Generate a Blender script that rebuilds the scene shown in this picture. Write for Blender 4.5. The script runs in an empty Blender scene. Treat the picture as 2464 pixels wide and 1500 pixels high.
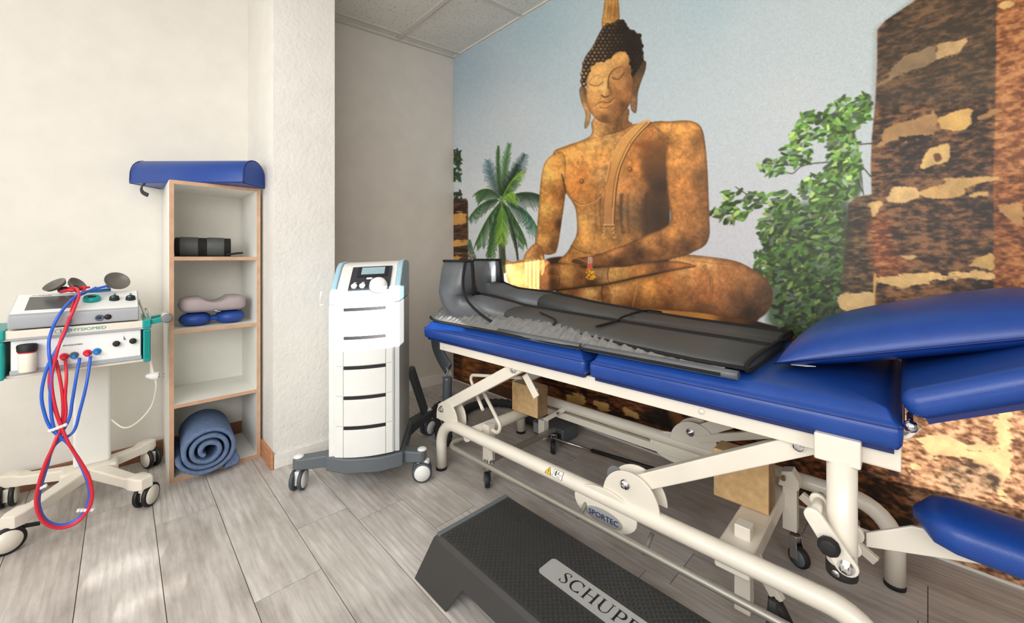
import bpy, math, random
import numpy as np
from mathutils import Vector, Matrix
random.seed(11)
SC = bpy.context.scene
COL = SC.collection
PI = math.pi
# ------------------------------------------------------------------ camera
CAM_H, FPX = 1.05, 970.0
YAW = math.atan2(1232-293, FPX)
cd = bpy.data.cameras.new('camera')
cd.sensor_fit = 'HORIZONTAL'; cd.sensor_width = 36.0
cd.lens = FPX/2464*36.0
cd.shift_y = (620-750)/2464
cd.clip_start = .02
cam = bpy.data.objects.new('camera', cd); COL.objects.link(cam)
cam.location = (0, 0, CAM_H); cam.rotation_euler = (PI/2, 0, -YAW)
SC.camera = cam
# ------------------------------------------------------------------ light
SC.view_settings.view_transform = 'Standard'; SC.view_settings.look = 'None'
SC.view_settings.gamma = 1.0; SC.view_settings.exposure = 0.22
SC.view_settings.use_curve_mapping = False
SC.cycles.max_bounces = 7; SC.cycles.diffuse_bounces = 5; SC.cycles.glossy_bounces = 3
SC.cycles.transmission_bounces = 5; SC.cycles.transparent_max_bounces = 6
SC.cycles.caustics_reflective = False; SC.cycles.caustics_refractive = False
SC.cycles.sample_clamp_indirect = 4.0
SC.cycles.use_denoising = True
w = bpy.data.worlds.new('sky'); SC.world = w; w.use_nodes = True
wn = w.node_tree.nodes; bg = wn['Background']
sky = wn.new('ShaderNodeTexSky'); sky.sky_type = 'HOSEK_WILKIE'; sky.turbidity = 3.5; sky.ground_albedo = .5
sky.sun_direction = (-.2, -.95, .22)
w.node_tree.links.new(sky.outputs[0], bg.inputs[0]); bg.inputs[1].default_value = 1.0
SUN_DIR = Vector((.24, 1.0, -.10)).normalized()
sl_ = bpy.data.lights.new('sun', 'SUN'); sl_.energy = 16.0; sl_.angle = math.radians(.16); sl_.color = (1, .955, .89)
so = bpy.data.objects.new('sun', sl_); COL.objects.link(so); so.rotation_euler = SUN_DIR.to_track_quat('-Z', 'Y').to_euler()
def area(name, loc, aim, sx, sy, power, col):
    l = bpy.data.lights.new(name, 'AREA'); l.shape = 'RECTANGLE'; l.size = sx; l.size_y = sy; l.energy = power; l.color = col
    o = bpy.data.objects.new(name, l); COL.objects.link(o); o.location = loc
    o.rotation_euler = (Vector(aim)-Vector(loc)).to_track_quat('-Z', 'Y').to_euler()
    return o
# daylight that comes in at the windows behind and to the left of the camera
area('daylight_left', (-1.48, .40, 1.55), (.0, 1.0, 1.15), 1.9, 1.4, 46, (1, .985, .965))
area('daylight_front', (-.85, -1.50, 1.65), (.0, 1.6, 1.2), 1.3, 1.3, 34, (1, .985, .965))
area('overhead_fill_light', (.15, 1.3, 2.42), (.35, 1.1, 0), 1.1, 1.1, 3, (1, .96, .9))  # added fill from above, no lamp hangs there

# ------------------------------------------------------------------ materials
def srgb(c):
    f = lambda v: v/12.92 if v <= .04045 else ((v+.055)/1.055)**2.4
    return tuple(f(v/255.) for v in c)
def mat(name, rgb, rough=.5, metal=0., bump=0., bscale=60., var=0., vscale=8., spec=.5, alpha=1., trans=0., coat=0., aniso=(1, 1, 1), detail=3):
    m = bpy.data.materials.new(name); m.use_nodes = True
    nt = m.node_tree; b = nt.nodes['Principled BSDF']; L = nt.links
    c = srgb(rgb)
    b.inputs['Base Color'].default_value = (*c, 1); b.inputs['Roughness'].default_value = rough; b.inputs['Metallic'].default_value = metal
    b.inputs['Specular IOR Level'].default_value = spec; b.inputs['Alpha'].default_value = alpha
    b.inputs['Transmission Weight'].default_value = trans; b.inputs['Coat Weight'].default_value = coat
    tc = nt.nodes.new('ShaderNodeTexCoord'); mp = nt.nodes.new('ShaderNodeMapping'); mp.inputs['Scale'].default_value = aniso
    L.new(tc.outputs['Object'], mp.inputs[0])
    n2 = nt.nodes.new('ShaderNodeTexNoise'); n2.inputs['Scale'].default_value = vscale; n2.inputs['Detail'].default_value = 4
    L.new(mp.outputs[0], n2.inputs['Vector'])
    v = max(var, .03)
    r = nt.nodes.new('ShaderNodeValToRGB'); r.color_ramp.elements[0].position = .3; r.color_ramp.elements[1].position = .7
    r.color_ramp.elements[0].color = (*[x*(1-v) for x in c], 1); r.color_ramp.elements[1].color = (*[min(1, x*(1+v)) for x in c], 1)
    L.new(n2.outputs[0], r.inputs[0]); L.new(r.outputs[0], b.inputs['Base Color'])
    if bump:
        n = nt.nodes.new('ShaderNodeTexNoise'); n.inputs['Scale'].default_value = bscale; n.inputs['Detail'].default_value = detail
        L.new(mp.outputs[0], n.inputs['Vector'])
        bp = nt.nodes.new('ShaderNodeBump'); bp.inputs['Strength'].default_value = bump; bp.inputs['Distance'].default_value = .004
        L.new(n.outputs[0], bp.inputs['Height']); L.new(bp.outputs[0], b.inputs['Normal'])
    return m
M = {}
def defmats():
    D = lambda k, *a, **kw: M.__setitem__(k, mat(k, *a, **kw))
    D('plaster', (228, 225, 218), .9, bump=.5, bscale=34, var=.03, spec=.2, detail=4)
    D('plaster_tan', (168, 156, 142), .9, bump=.3, bscale=40, spec=.2)
    D('plaster_rough', (231, 229, 224), .9, bump=1., bscale=52, var=.03, spec=.2, detail=2.5)
    D('plaster_grey', (214, 208, 200), .9, bump=.35, bscale=50, var=.03, spec=.2)
    D('white_trim', (226, 222, 214), .5); D('grid_white', (205, 202, 195), .5)
    D('wood_base', (196, 138, 98), .5, var=.18, vscale=5, aniso=(2, 2, 14)); D('dark_base', (110, 92, 80), .5, var=.2)
    D('brown_base', (146, 100, 76), .5, var=.2, vscale=9)
    D('board', (236, 236, 230), .5); D('edge', (200, 160, 130), .55, var=.15, vscale=14)
    D('blue_vinyl', (24, 66, 146), .36, bump=.10, bscale=420, var=.06, vscale=20, spec=.5)
    D('blue_seam', (14, 34, 100), .5)
    D('cream', (230, 224, 211), .32, var=.02, coat=.25); D('cream_dim', (228, 222, 208), .4, var=.03)
    D('steel', (196, 196, 196), .25, 1.); D('grey_tube', (158, 154, 146), .4, .55); D('chrome', (220, 220, 222), .12, 1.)
    D('rubber', (26, 26, 27), .6); D('black', (18, 18, 19), .5); D('black_cloth', (20, 20, 21), .85, bump=.3, bscale=300)
    D('copper', (150, 100, 80), .4, .6)
    D('oak', (214, 178, 128), .55, var=.16, vscale=7, bump=.1, bscale=40, aniso=(1, 6, 6)); D('oak_end', (150, 122, 88), .7, var=.25, vscale=30)
    D('charcoal', (78, 80, 80), .6, bump=.25, bscale=260, var=.06, vscale=14); D('charcoal_shine', (92, 96, 101), .36, bump=.5, bscale=22, var=.1, vscale=12)
    D('silver_cloth', (132, 132, 132), .36, var=.1, vscale=30, bump=.3, bscale=50)
    D('step_black', (52, 52, 52), .5, bump=.2, bscale=500); D('step_tread', (44, 44, 43), .6); D('plate_grey', (176, 178, 176), .4, .2)
    D('ink', (22, 22, 26), .6); D('navy', (28, 40, 110), .5); D('teal_print', (70, 160, 160), .5); D('grey_print', (120, 122, 126), .6)
    D('device_white', (240, 242, 242), .35); D('device_grey', (168, 172, 178), .4); D('teal', (0, 150, 146), .35)
    D('screen', (84, 86, 88), .25, var=.05); D('screen_blue', (150, 178, 190), .15, var=.1)
    D('slate', (96, 104, 110), .42, var=.03); D('slate_dark', (72, 78, 82), .5); D('cab_white', (232, 234, 232), .3, coat=.2); D('ice', (168, 206, 226), .25)
    D('alu', (206, 210, 212), .3, .3); D('panel_black', (40, 46, 54), .3)
    D('red_tube', (212, 38, 60), .4); D('blue_tube', (44, 98, 206), .4); D('white_cable', (236, 232, 222), .45); D('clip', (240, 240, 240), .4)
    D('cup', (104, 102, 96), .4); D('red_cap', (220, 40, 62), .4); D('blue_cap', (40, 130, 200), .4)
    D('tower_blue', (106, 126, 160), .95, bump=1., bscale=240, var=.14, vscale=60, spec=.1)
    D('taupe', (166, 154, 156), .6, bump=.15, bscale=120, var=.04); D('seat_blue', (30, 70, 150), .45, bump=.2, bscale=160)
    D('jar', (236, 232, 214), .15); D('clear', (226, 228, 226), .15, trans=.7)
    D('hose', (74, 80, 88), .38, var=.08); D('hose_cloth', (52, 54, 58), .8, bump=1., bscale=70, var=.15, vscale=40); D('strap', (68, 74, 80), .5)
    D('yellow', (240, 200, 40), .5); D('sticker', (238, 236, 230), .5); D('pump', (92, 98, 104), .5)
    D('glass_frame', (232, 232, 230), .4); D('outdoor', (210, 215, 220), .9)
defmats()

# ------------------------------------------------------------------ building helpers
class MB:
    def __init__(self): self.v = []; self.f = []; self.m = []; self.s = []
    def add(self, vs, fs, m=0, s=False):
        o = len(self.v); self.v += [tuple(p) for p in vs]
        for f in fs: self.f.append([i+o for i in f]); self.m.append(m); self.s.append(s)
    def box(self, x0, y0, z0, x1, y1, z1, m=0):
        self.add([(x0, y0, z0), (x1, y0, z0), (x1, y1, z0), (x0, y1, z0), (x0, y0, z1), (x1, y0, z1), (x1, y1, z1), (x0, y1, z1)],
                 [(0, 3, 2, 1), (4, 5, 6, 7), (0, 1, 5, 4), (1, 2, 6, 5), (2, 3, 7, 6), (3, 0, 4, 7)], m)
        return self
    def beam(self, p, q, w, h, m=0, up=(0, 0, 1)):
        p, q, up = Vector(p), Vector(q), Vector(up); d = (q-p).normalized(); x = d.cross(up).normalized(); y = x.cross(d)
        vs = [c+x*(w/2)*a+y*(h/2)*b for c in (p, q) for a, b in ((-1, -1), (1, -1), (1, 1), (-1, 1))]
        self.add(vs, [(0, 1, 2, 3), (7, 6, 5, 4), (0, 4, 5, 1), (1, 5, 6, 2), (2, 6, 7, 3), (3, 7, 4, 0)], m)
        return self
    def prism(self, poly, org, ux, uy, depth, m=0, s=False):
        org, ux, uy = Vector(org), Vector(ux), Vector(uy); n = ux.cross(uy).normalized()*depth; k = len(poly)
        a = [org+ux*x+uy*y for x, y in poly]; b = [p+n for p in a]
        self.add(a+b, [list(range(k))[::-1], list(range(k, 2*k))], m)
        self.add(a+b, [(i, (i+1) % k, k+(i+1) % k, k+i) for i in range(k)], m, s)
        return self
    def tube(self, path, r, n=12, m=0, closed=False, cap=True, sq=None):
        P = [Vector(p) for p in path]; K = len(P); rs = r if isinstance(r, (list, tuple)) else [r]*K
        T = []
        for i in range(K):
            a, b = (P[(i-1) % K], P[(i+1) % K]) if closed else (P[max(i-1, 0)], P[min(i+1, K-1)])
            T.append((b-a).normalized() if (b-a).length > 1e-9 else Vector((0, 0, 1)))
        u = T[0].cross(Vector((0, 0, 1)));
        if u.length < 1e-3: u = T[0].cross(Vector((1, 0, 0)))
        u.normalize(); vs = []
        for i in range(K):
            u = (u-T[i]*u.dot(T[i])).normalized(); w_ = T[i].cross(u); e = sq[i] if isinstance(sq, list) else (sq or 1)
            for k in range(n):
                a = 2*PI*k/n; vs.append(P[i]+u*(rs[i]*math.cos(a))+w_*(rs[i]*e*math.sin(a)))
        fs = []
        for i in range(K if closed else K-1):
            j = (i+1) % K
            fs += [(i*n+k, i*n+(k+1) % n, j*n+(k+1) % n, j*n+k) for k in range(n)]
        self.add(vs, fs, m, True)
        if cap and not closed:
            self.add(vs[:n], [list(range(n))[::-1]], m); self.add(vs[-n:], [list(range(n))], m)
        return self
    def lathe(self, prof, org=(0, 0, 0), ax=(0, 0, 1), n=24, m=0, s=True):
        org, ax = Vector(org), Vector(ax).normalized(); u = ax.cross(Vector((0, 0, 1)))
        if u.length < 1e-3: u = Vector((1, 0, 0))
        u.normalize(); w_ = ax.cross(u); vs = []
        for r, z in prof:
            for k in range(n):
                a = 2*PI*k/n; vs.append(org+ax*z+u*(r*math.cos(a))+w_*(r*math.sin(a)))
        fs = []
        for i in range(len(prof)-1):
            fs += [(i*n+k, i*n+(k+1) % n, (i+1)*n+(k+1) % n, (i+1)*n+k) for k in range(n)]
        self.add(vs, fs, m, s)
        if prof[0][0] > 1e-5: self.add(vs[:n], [list(range(n))[::-1]], m)
        if prof[-1][0] > 1e-5: self.add(vs[-n:], [list(range(n))], m)
        return self
    def loft(self, secs, m=0, cap=True, closed=True, s=True):
        n = len(secs[0]); vs = [p for q in secs for p in q]; fs = []
        for i in range(len(secs)-1):
            for k in range(n if closed else n-1):
                fs.append((i*n+k, i*n+(k+1) % n, (i+1)*n+(k+1) % n, (i+1)*n+k))
        self.add(vs, fs, m, s)
        if cap and closed: self.add(secs[0], [list(range(n))[::-1]], m); self.add(secs[-1], [list(range(n))], m)
        return self
    def build(self, name, mats, parent=None, bevel=0, seg=3, smooth=False, sub=0, fix=True):
        me = bpy.data.meshes.new(name); me.from_pydata(self.v, [], self.f); 
        for k in (mats if isinstance(mats, (list, tuple)) else [mats]): me.materials.append(M[k] if isinstance(k, str) else k)
        me.polygons.foreach_set('material_index', self.m)
        me.polygons.foreach_set('use_smooth', [True if (smooth or bevel) else b for b in self.s]); me.update()
        o = bpy.data.objects.new(name, me); COL.objects.link(o)
        if parent: o.parent = parent
        import bmesh
        if fix:
            b = bmesh.new(); b.from_mesh(me); bmesh.ops.remove_doubles(b, verts=b.verts, dist=1e-6); bmesh.ops.recalc_face_normals(b, faces=b.faces); b.to_mesh(me); b.free()
        if bevel:
            md = o.modifiers.new('round', 'BEVEL'); md.width = bevel; md.segments = seg; md.limit_method = 'ANGLE'; md.angle_limit = math.radians(35); md.harden_normals = True
        if sub:
            md = o.modifiers.new('soft', 'SUBSURF'); md.levels = sub; md.render_levels = sub
        return o
def Bx(*a, m=0): return MB().box(*a, m=m)
def thing(name, label, cat, loc=(0, 0, 0), rz=0, group=None):
    o = bpy.data.objects.new(name, None); COL.objects.link(o); o.empty_display_size = .05
    o.location = loc; o.rotation_euler = (0, 0, rz); return tag(o, label, cat, group)
def tag(o, label, cat, group=None):
    o['label'] = label; o['category'] = cat
    if group: o['group'] = group
    return o
def struct(o): o['kind'] = 'structure'; return o
def fillet(pts, r, n=6):
    P = [Vector(p) for p in pts]; out = [P[0]]
    for i in range(1, len(P)-1):
        a, b, c = P[i-1], P[i], P[i+1]; d1, d2 = (a-b).normalized(), (c-b).normalized()
        ang = d1.angle(d2); t = min(r/math.tan(ang/2), .49*(a-b).length, .49*(c-b).length) if ang < PI-.01 else 0
        if t < 1e-5: out.append(b); continue
        p0, p2 = b+d1*t, b+d2*t
        ctr = b+(d1+d2).normalized()*(t/math.cos(ang/2)); R_ = (p0-ctr).length
        for k in range(n+1):
            v = ((p0-ctr)*(1-k/n)+(p2-ctr)*(k/n)).normalized()*R_; out.append(ctr+v)
    out.append(P[-1]); return out
def spline(pts, n=6):
    P = [Vector(p) for p in pts]; out = []
    for i in range(len(P)-1):
        a, b, c, d = P[max(i-1, 0)], P[i], P[i+1], P[min(i+2, len(P)-1)]
        for k in range(n):
            t = k/n; out.append(.5*((2*b)+(c-a)*t+(2*a-5*b+4*c-d)*t*t+(3*b-a-3*c+d)*t**3))
    return out+[P[-1]]
def cushion(mb, cx, cy, cz, lx, ly, ht, hb, n=20, m=0, p=2.4, e=.55):
    for top in (1, -1):
        vs = []; h = ht if top > 0 else hb
        for i in range(n+1):
            for j in range(n+1):
                u, v = -math.cos(PI*i/n), -math.cos(PI*j/n)
                f = ((1-abs(u)**p)*(1-abs(v)**p))**e if abs(u) < 1 and abs(v) < 1 else 0
                pin = 1-.05*(1-abs(v)**2)*abs(u)**3; pin2 = 1-.05*(1-abs(u)**2)*abs(v)**3
                vs.append((cx+u*lx/2*pin, cy+v*ly/2*pin2, cz+top*h*f))
        mb.add(vs, [(i*(n+1)+j, (i+1)*(n+1)+j, (i+1)*(n+1)+j+1, i*(n+1)+j+1) for i in range(n) for j in range(n)], m, True)
    return mb
def text(name, body, size, m, parent, mat4, extrude=.0006, font=None, align='CENTER', sx=1.):
    cu = bpy.data.curves.new(name, 'FONT'); cu.body = body; cu.size = size; cu.extrude = extrude; cu.align_x = align; cu.align_y = 'CENTER'; cu.resolution_u = 3
    t = bpy.data.objects.new(name, cu); COL.objects.link(t)
    me = bpy.data.meshes.new_from_object(t.evaluated_get(bpy.context.evaluated_depsgraph_get())); bpy.data.objects.remove(t)
    me.name = name; me.materials.clear(); me.materials.append(M[m])
    me.transform(Matrix.Diagonal((sx, 1, 1, 1))); me.transform(mat4)
    o = bpy.data.objects.new(name, me); COL.objects.link(o); o.parent = parent; return o
def frame4(org, ux, uy):
    ux, uy = Vector(ux).normalized(), Vector(uy).normalized(); n = ux.cross(uy)
    return Matrix(((ux.x, uy.x, n.x, org[0]), (ux.y, uy.y, n.y, org[1]), (ux.z, uy.z, n.z, org[2]), (0, 0, 0, 1)))
# ---------------------------------------------------------------- the printed wall picture
MS = .62                                    # canvas samples per unit
MX0, MX1, MY0, MY1 = 1070, 2800, -700, 1500
def paint_mural():
    rs = np.random.RandomState(7)
    W, Hh = int((MX1-MX0)*MS), int((MY1-MY0)*MS)
    gx, gy = np.meshgrid(MX0+(np.arange(W)+.5)/MS, MY0+(np.arange(Hh)+.5)/MS)
    img = np.zeros((Hh, W, 3), np.float32)
    wz = np.clip(620+(gy-620)*1750/(gx-293), MY0, MY1+200)      # rows that run level along the wall
    def noise(sx, sy, seed, octv=3, warp=True):
        r = np.random.RandomState(seed); out = np.zeros((Hh, W), np.float32); amp = 1; tot = 0
        for o in range(octv):
            nx, ny = int((MX1-MX0)/sx)+3, int((MY1+240-MY0)/sy)+4
            g = r.rand(ny, nx).astype(np.float32)
            fx, fy = (gx-MX0)/sx, ((wz if warp else gy)-MY0)/sy
            fy = np.clip(fy, 0, ny-2.01)
            ix, iy = fx.astype(int), fy.astype(int); tx, ty = fx-ix, fy-iy
            tx = tx*tx*(3-2*tx); ty = ty*ty*(3-2*ty)
            v = (g[iy, ix]*(1-tx)+g[iy, ix+1]*tx)*(1-ty)+(g[iy+1, ix]*(1-tx)+g[iy+1, ix+1]*tx)*ty
            out += amp*v; tot += amp; amp *= .55; sx /= 2; sy /= 2
        return out/tot
    def box(x0, y0, x1, y1):
        return (slice(max(0, int((y0-MY0)*MS)), min(Hh, int((y1-MY0)*MS)+2)),
                slice(max(0, int((x0-MX0)*MS)), min(W, int((x1-MX0)*MS)+2)))
    def smooth(pts, n=4):
        p = [np.array(q, float) for q in pts]; out = []
        for i in range(len(p)):
            a, b, c, d = p[i-1], p[i], p[(i+1) % len(p)], p[(i+2) % len(p)]
            for k in range(n):
                t = k/n
                out.append(.5*((2*b)+(c-a)*t+(2*a-5*b+4*c-d)*t*t+(3*b-a-3*c+d)*t**3))
        return out
    def pmask(pts, soft=1.2, sm=True):
        if sm: pts = smooth(pts)
        P = np.array(pts, float); m = soft+3
        sl = box(P[:, 0].min()-m, P[:, 1].min()-m, P[:, 0].max()+m, P[:, 1].max()+m)
        X, Y = gx[sl], gy[sl]
        ins = np.zeros(X.shape, bool); d2 = np.full(X.shape, 1e9)
        for i in range(len(P)):
            x1, y1 = P[i-1]; x2, y2 = P[i]
            if y1 != y2:
                ins ^= ((y1 > Y) != (y2 > Y)) & (X < (x2-x1)*(Y-y1)/(y2-y1)+x1)
            dx, dy = x2-x1, y2-y1; L = dx*dx+dy*dy+1e-9
            t = np.clip(((X-x1)*dx+(Y-y1)*dy)/L, 0, 1)
            d2 = np.minimum(d2, (X-x1-t*dx)**2+(Y-y1-t*dy)**2)
        d = np.sqrt(d2); d = np.where(ins, d, -d)
        return sl, np.clip(.5+d/(2*soft), 0, 1), d
    def idw(sl, ctl, p=2.2):
        X, Y = gx[sl], gy[sl]; num = 0; den = 0
        for (x, y, c) in ctl:
            w = 1/((X-x)**2+(Y-y)**2+60)**(p/2)
            num = num+w[..., None]*np.array(c, np.float32); den = den+w
        return num/den[..., None]
    def blend(sl, m, col):
        img[sl] = img[sl]*(1-m[..., None])+np.asarray(col, np.float32)*m[..., None]
    def fill(pts, col, soft=1.2, a=1., sm=True):
        sl, m, d = pmask(pts, soft, sm)
        blend(sl, m*a, idw(sl, col) if isinstance(col, list) else col)
        return sl, m, d
    def stroke(pts, col, w0, w1=None, a=1., soft=1., curve=True):
        w1 = w0 if w1 is None else w1
        p = [np.array(q, float) for q in pts]
        if curve and len(p) > 2:
            q = []
            for i in range(len(p)-1):
                A, B, C, D = p[max(i-1, 0)], p[i], p[i+1], p[min(i+2, len(p)-1)]
                for k in range(6):
                    t = k/6
                    q.append(.5*((2*B)+(C-A)*t+(2*A-5*B+4*C-D)*t*t+(3*B-A-3*C+D)*t**3))
            p = q+[p[-1]]
        P = np.array(p); m = max(w0, w1)+soft+2
        sl = box(P[:, 0].min()-m, P[:, 1].min()-m, P[:, 0].max()+m, P[:, 1].max()+m)
        X, Y = gx[sl], gy[sl]; best = np.full(X.shape, -1e9); n = len(P)-1
        for i in range(n):
            dx, dy = P[i+1]-P[i]; L = dx*dx+dy*dy+1e-9
            t = np.clip(((X-P[i, 0])*dx+(Y-P[i, 1])*dy)/L, 0, 1)
            w = w0+(w1-w0)*(i+t)/n
            best = np.maximum(best, w/2-np.sqrt((X-P[i, 0]-t*dx)**2+(Y-P[i, 1]-t*dy)**2))
        blend(sl, np.clip(.5+best/(2*soft), 0, 1)*a, col)
    def leaf(x, y, a, L, w, col, al=1.):
        sl = box(x-L-2, y-L-2, x+L+2, y+L+2); X, Y = gx[sl]-x, gy[sl]-y
        if X.size == 0: return
        u = X*math.cos(a)+Y*math.sin(a); v = -X*math.sin(a)+Y*math.cos(a)
        d = 1-np.sqrt((u/L)**2+(v/w)**2)
        blend(sl, np.clip(.5+d*w/1.6, 0, 1)*al, col)
    # sky
    al = (slice(None), slice(None))
    img[al] = idw(al, [(1100, 160, (176, 196, 210)), (1300, 60, (180, 203, 213)), (1250, 300, (205, 214, 220)),
        (1200, 500, (222, 225, 229)), (1800, 100, (198, 211, 216)), (1700, 20, (186, 206, 213)), (1900, 250, (206, 213, 217)),
        (1780, 560, (208, 209, 215)), (2050, 60, (200, 212, 215)), (1400, 200, (190, 206, 214)), (1280, 600, (222, 225, 230))])
    n_f = noise(5, 5, 1, 2, False); n_m = noise(26, 26, 2, 3, False); n_l = noise(90, 90, 3, 3, False); n_s = noise(12, 12, 9, 3, False)
    st1 = noise(16, 5.4, 4, 3); st2 = noise(30, 9, 5, 3); st3 = noise(60, 40, 6, 3)
    # tilt the stone streaks a little: shift rows along x
    def laterite(sl, m, dark, mid, light, k=1.):
        a = st1[sl]*.65+st2[sl]*.35; b = st3[sl]
        t = np.clip((a-.5)*2.9+.44+(b-.5)*1.2*k+(n_f[sl]-.5)*.35, 0, 1)[..., None]
        D, M, L = (np.array(c, np.float32) for c in (dark, mid, light))
        c = np.where(t < .5, D+(M-D)*t*2, M+(L-M)*(t*2-1))
        blend(sl, m, c)
    def patch(pts, col, ragged=9.):
        ragged *= 1.3
        sl, m, d = pmask(pts, 1.2, True)
        dd = d+(st2[sl]-.5)*ragged*2+(n_f[sl]-.5)*4
        c = np.array(col, np.float32)*(0.86+.28*n_m[sl])[..., None]
        blend(sl, np.clip(.5+dd/3, 0, 1), c)
    # ---- ground and stonework below the statue
    sl, m, d = pmask([(1080, 790), (1560, 790), (2120, 790), (2790, 790), (2790, 1490), (1080, 1490)], 3, False)
    laterite(sl, m, (34, 18, 12), (92, 50, 28), (150, 92, 52))
    sl, m, d = pmask([(1128, 850), (1250, 880), (1250, 940), (1140, 930), (1112, 905)], 4)
    laterite(sl, m*.9, (96, 52, 22), (150, 92, 44), (186, 124, 66), .5)
    for q in ([(1160, 930), (1290, 950), (1300, 985), (1180, 955)], [(1440, 1010), (1500, 1020), (1560, 1060), (1620, 1080), (1570, 1085), (1480, 1050)]):
        patch(q, (92, 62, 40))
    for q in ([(1365, 948), (1400, 952), (1405, 972), (1372, 966)], [(1432, 966), (1462, 970), (1466, 992), (1440, 985)],
              [(1500, 982), (1530, 992), (1534, 1008), (1505, 998)], [(1450, 1015), (1490, 1025), (1530, 1050), (1590, 1075), (1570, 1080), (1500, 1055)]):
        patch(q, (222, 178, 108), 7)
    fill([(1608, 990), (1640, 1000), (1660, 1040), (1640, 1050), (1618, 1030)], (128, 84, 46), 2)
    fill([(1550, 985), (1610, 1000), (1620, 1030), (1560, 1020)], (26, 22, 18), 8, .8)
    # ---- far pillar in the corner, bush beside it
    sl, m, d = pmask([(1070, 478), (1122, 478), (1126, 486), (1127, 640), (1120, 800), (1070, 800)], 1.2, False)
    laterite(sl, m, (40, 28, 22), (78, 54, 38), (112, 82, 56))
    for q in ([(1088, 520), (1112, 510), (1124, 528), (1110, 540), (1089, 540)], [(1088, 582), (1124, 580), (1122, 592), (1090, 596)], [(1088, 618), (1108, 615), (1106, 628), (1088, 630)]):
        patch(q, (205, 152, 82), 6)
    for i in range(70):
        leaf(1088+rs.rand()**1.6*20, 362+rs.rand()*74, rs.rand()*3, 5+rs.rand()*3, 2.5, (28+rs.rand()*35, 48+rs.rand()*45, 34+rs.rand()*20))
    for i in range(14):
        leaf(1088+rs.rand()*22, 458+rs.rand()*20, rs.rand()*3, 5, 2.3, (40, 58, 42))
    for i in range(130):
        y = 580+rs.rand()*90
        leaf(1127+rs.rand()*(4+(y-580)*.32), y, rs.rand()*3, 3.4, 2, (50+rs.rand()*90, 72+rs.rand()*80, 54+rs.rand()*70))
    # ---- palm
    stroke([(1206, 490), (1206, 560), (1211, 650)], (74, 82, 62), 11, 17)
    stroke([(1203, 500), (1204, 650)], (104, 118, 86), 4, 5, .7)
    def frond(ctrl, tipc, basec, L, droop, n=34, spread=1.):
        A, B, C = [np.array(q, float) for q in ctrl]
        for k in range(n):
            t = .10+.9*k/(n-1)
            p = (1-t)**2*A+2*t*(1-t)*B+t*t*C
            tg = 2*(1-t)*(B-A)+2*t*(C-B); tg /= np.linalg.norm(tg)+1e-6
            nn = np.array((-tg[1], tg[0])); ln = L*(.45+1.1*math.sin(math.pi*min(1, t*.85+.1)))*(.8+.4*rs.rand())
            for sgn in (1, -1):
                e = p+(nn*sgn*spread*.62+tg*.62)*ln+np.array((0, droop*ln))
                f = np.clip(t+rs.rand()*.5-.2, 0, 1)
                col = np.array(basec)*(1-f)+np.array(tipc)*f
                stroke([p, (p+e)/2+np.array((0, -1)), e], col*(.75+.5*rs.rand()), 2.4, .7, .95, .7, False)
        stroke([A, (A+2*B+C)/4, C], np.array(tipc)*1.05, 2.2, .8, .8)
    dk, md, br, bl = (38, 62, 38), (62, 104, 46), (138, 182, 66), (96, 128, 140)
    O_ = (1207, 484)
    for ctrl, tc, bc, L, dr, sp in (
            ((O_, (1180, 430), (1174, 388)), bl, dk, 17, .15, 1.), ((O_, (1235, 425), (1262, 373)), (60, 84, 84), (30, 46, 38), 19, .2, 1.),
            ((O_, (1196, 420), (1199, 355)), md, dk, 12, -.1, .6), ((O_, (1212, 410), (1225, 350)), (84, 130, 66), dk, 15, -.1, .7),
            ((O_, (1224, 440), (1246, 398)), dk, (28, 40, 30), 18, .3, 1.),
            ((O_, (1180, 440), (1147, 464)), md, dk, 20, .75, .7), ((O_, (1165, 470), (1130, 524)), (70, 108, 66), dk, 17, .8, .6),
            ((O_, (1255, 452), (1298, 470)), (54, 76, 56), dk, 22, 1., .5), ((O_, (1270, 490), (1295, 556)), (66, 116, 88), dk, 22, .9, .6),
            ((O_, (1170, 520), (1147, 584)), md, dk, 20, .9, .6), ((O_, (1240, 515), (1262, 584)), (72, 110, 58), dk, 20, .9, .7),
            ((O_, (1190, 540), (1178, 616)), md, dk, 17, .8, .8), ((O_, (1238, 540), (1246, 622)), (52, 62, 48), dk, 8, .8, .5),
            ((O_, (1222, 435), (1258, 411)), br, md, 17, .8, .6), ((O_, (1226, 455), (1240, 470)), br, (110, 150, 60), 17, .9, .7),
            ((O_, (1212, 530), (1205, 582)), br, md, 20, .5, .9)):
        frond(ctrl, tc, bc, L, dr, 30, sp)
    # ---- leafy tree on the right
    fill([(1840, 600), (1858, 540), (1900, 500), (1960, 480), (2010, 440), (2040, 470), (2040, 800), (1860, 790), (1850, 690)], (52, 76, 44), 9, .8)
    fill([(2014, 250), (2036, 250), (2058, 330), (2072, 460), (2030, 470), (2010, 380)], (58, 88, 44), 5, .9)
    for q in ([(2050, 300), (2066, 380), (2078, 470)], [(2074, 460), (2040, 395), (1975, 392), (1930, 400), (1905, 418), (1876, 405)], [(2100, 345), (2060, 350), (2040, 365)],
              [(1870, 490), (1830, 488), (1800, 470), (1770, 450)], [(2095, 425), (2070, 400), (2060, 430)], [(1968, 517), (1920, 505), (1880, 500)]):
        stroke(q, (60, 54, 40), 3, 2)
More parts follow.
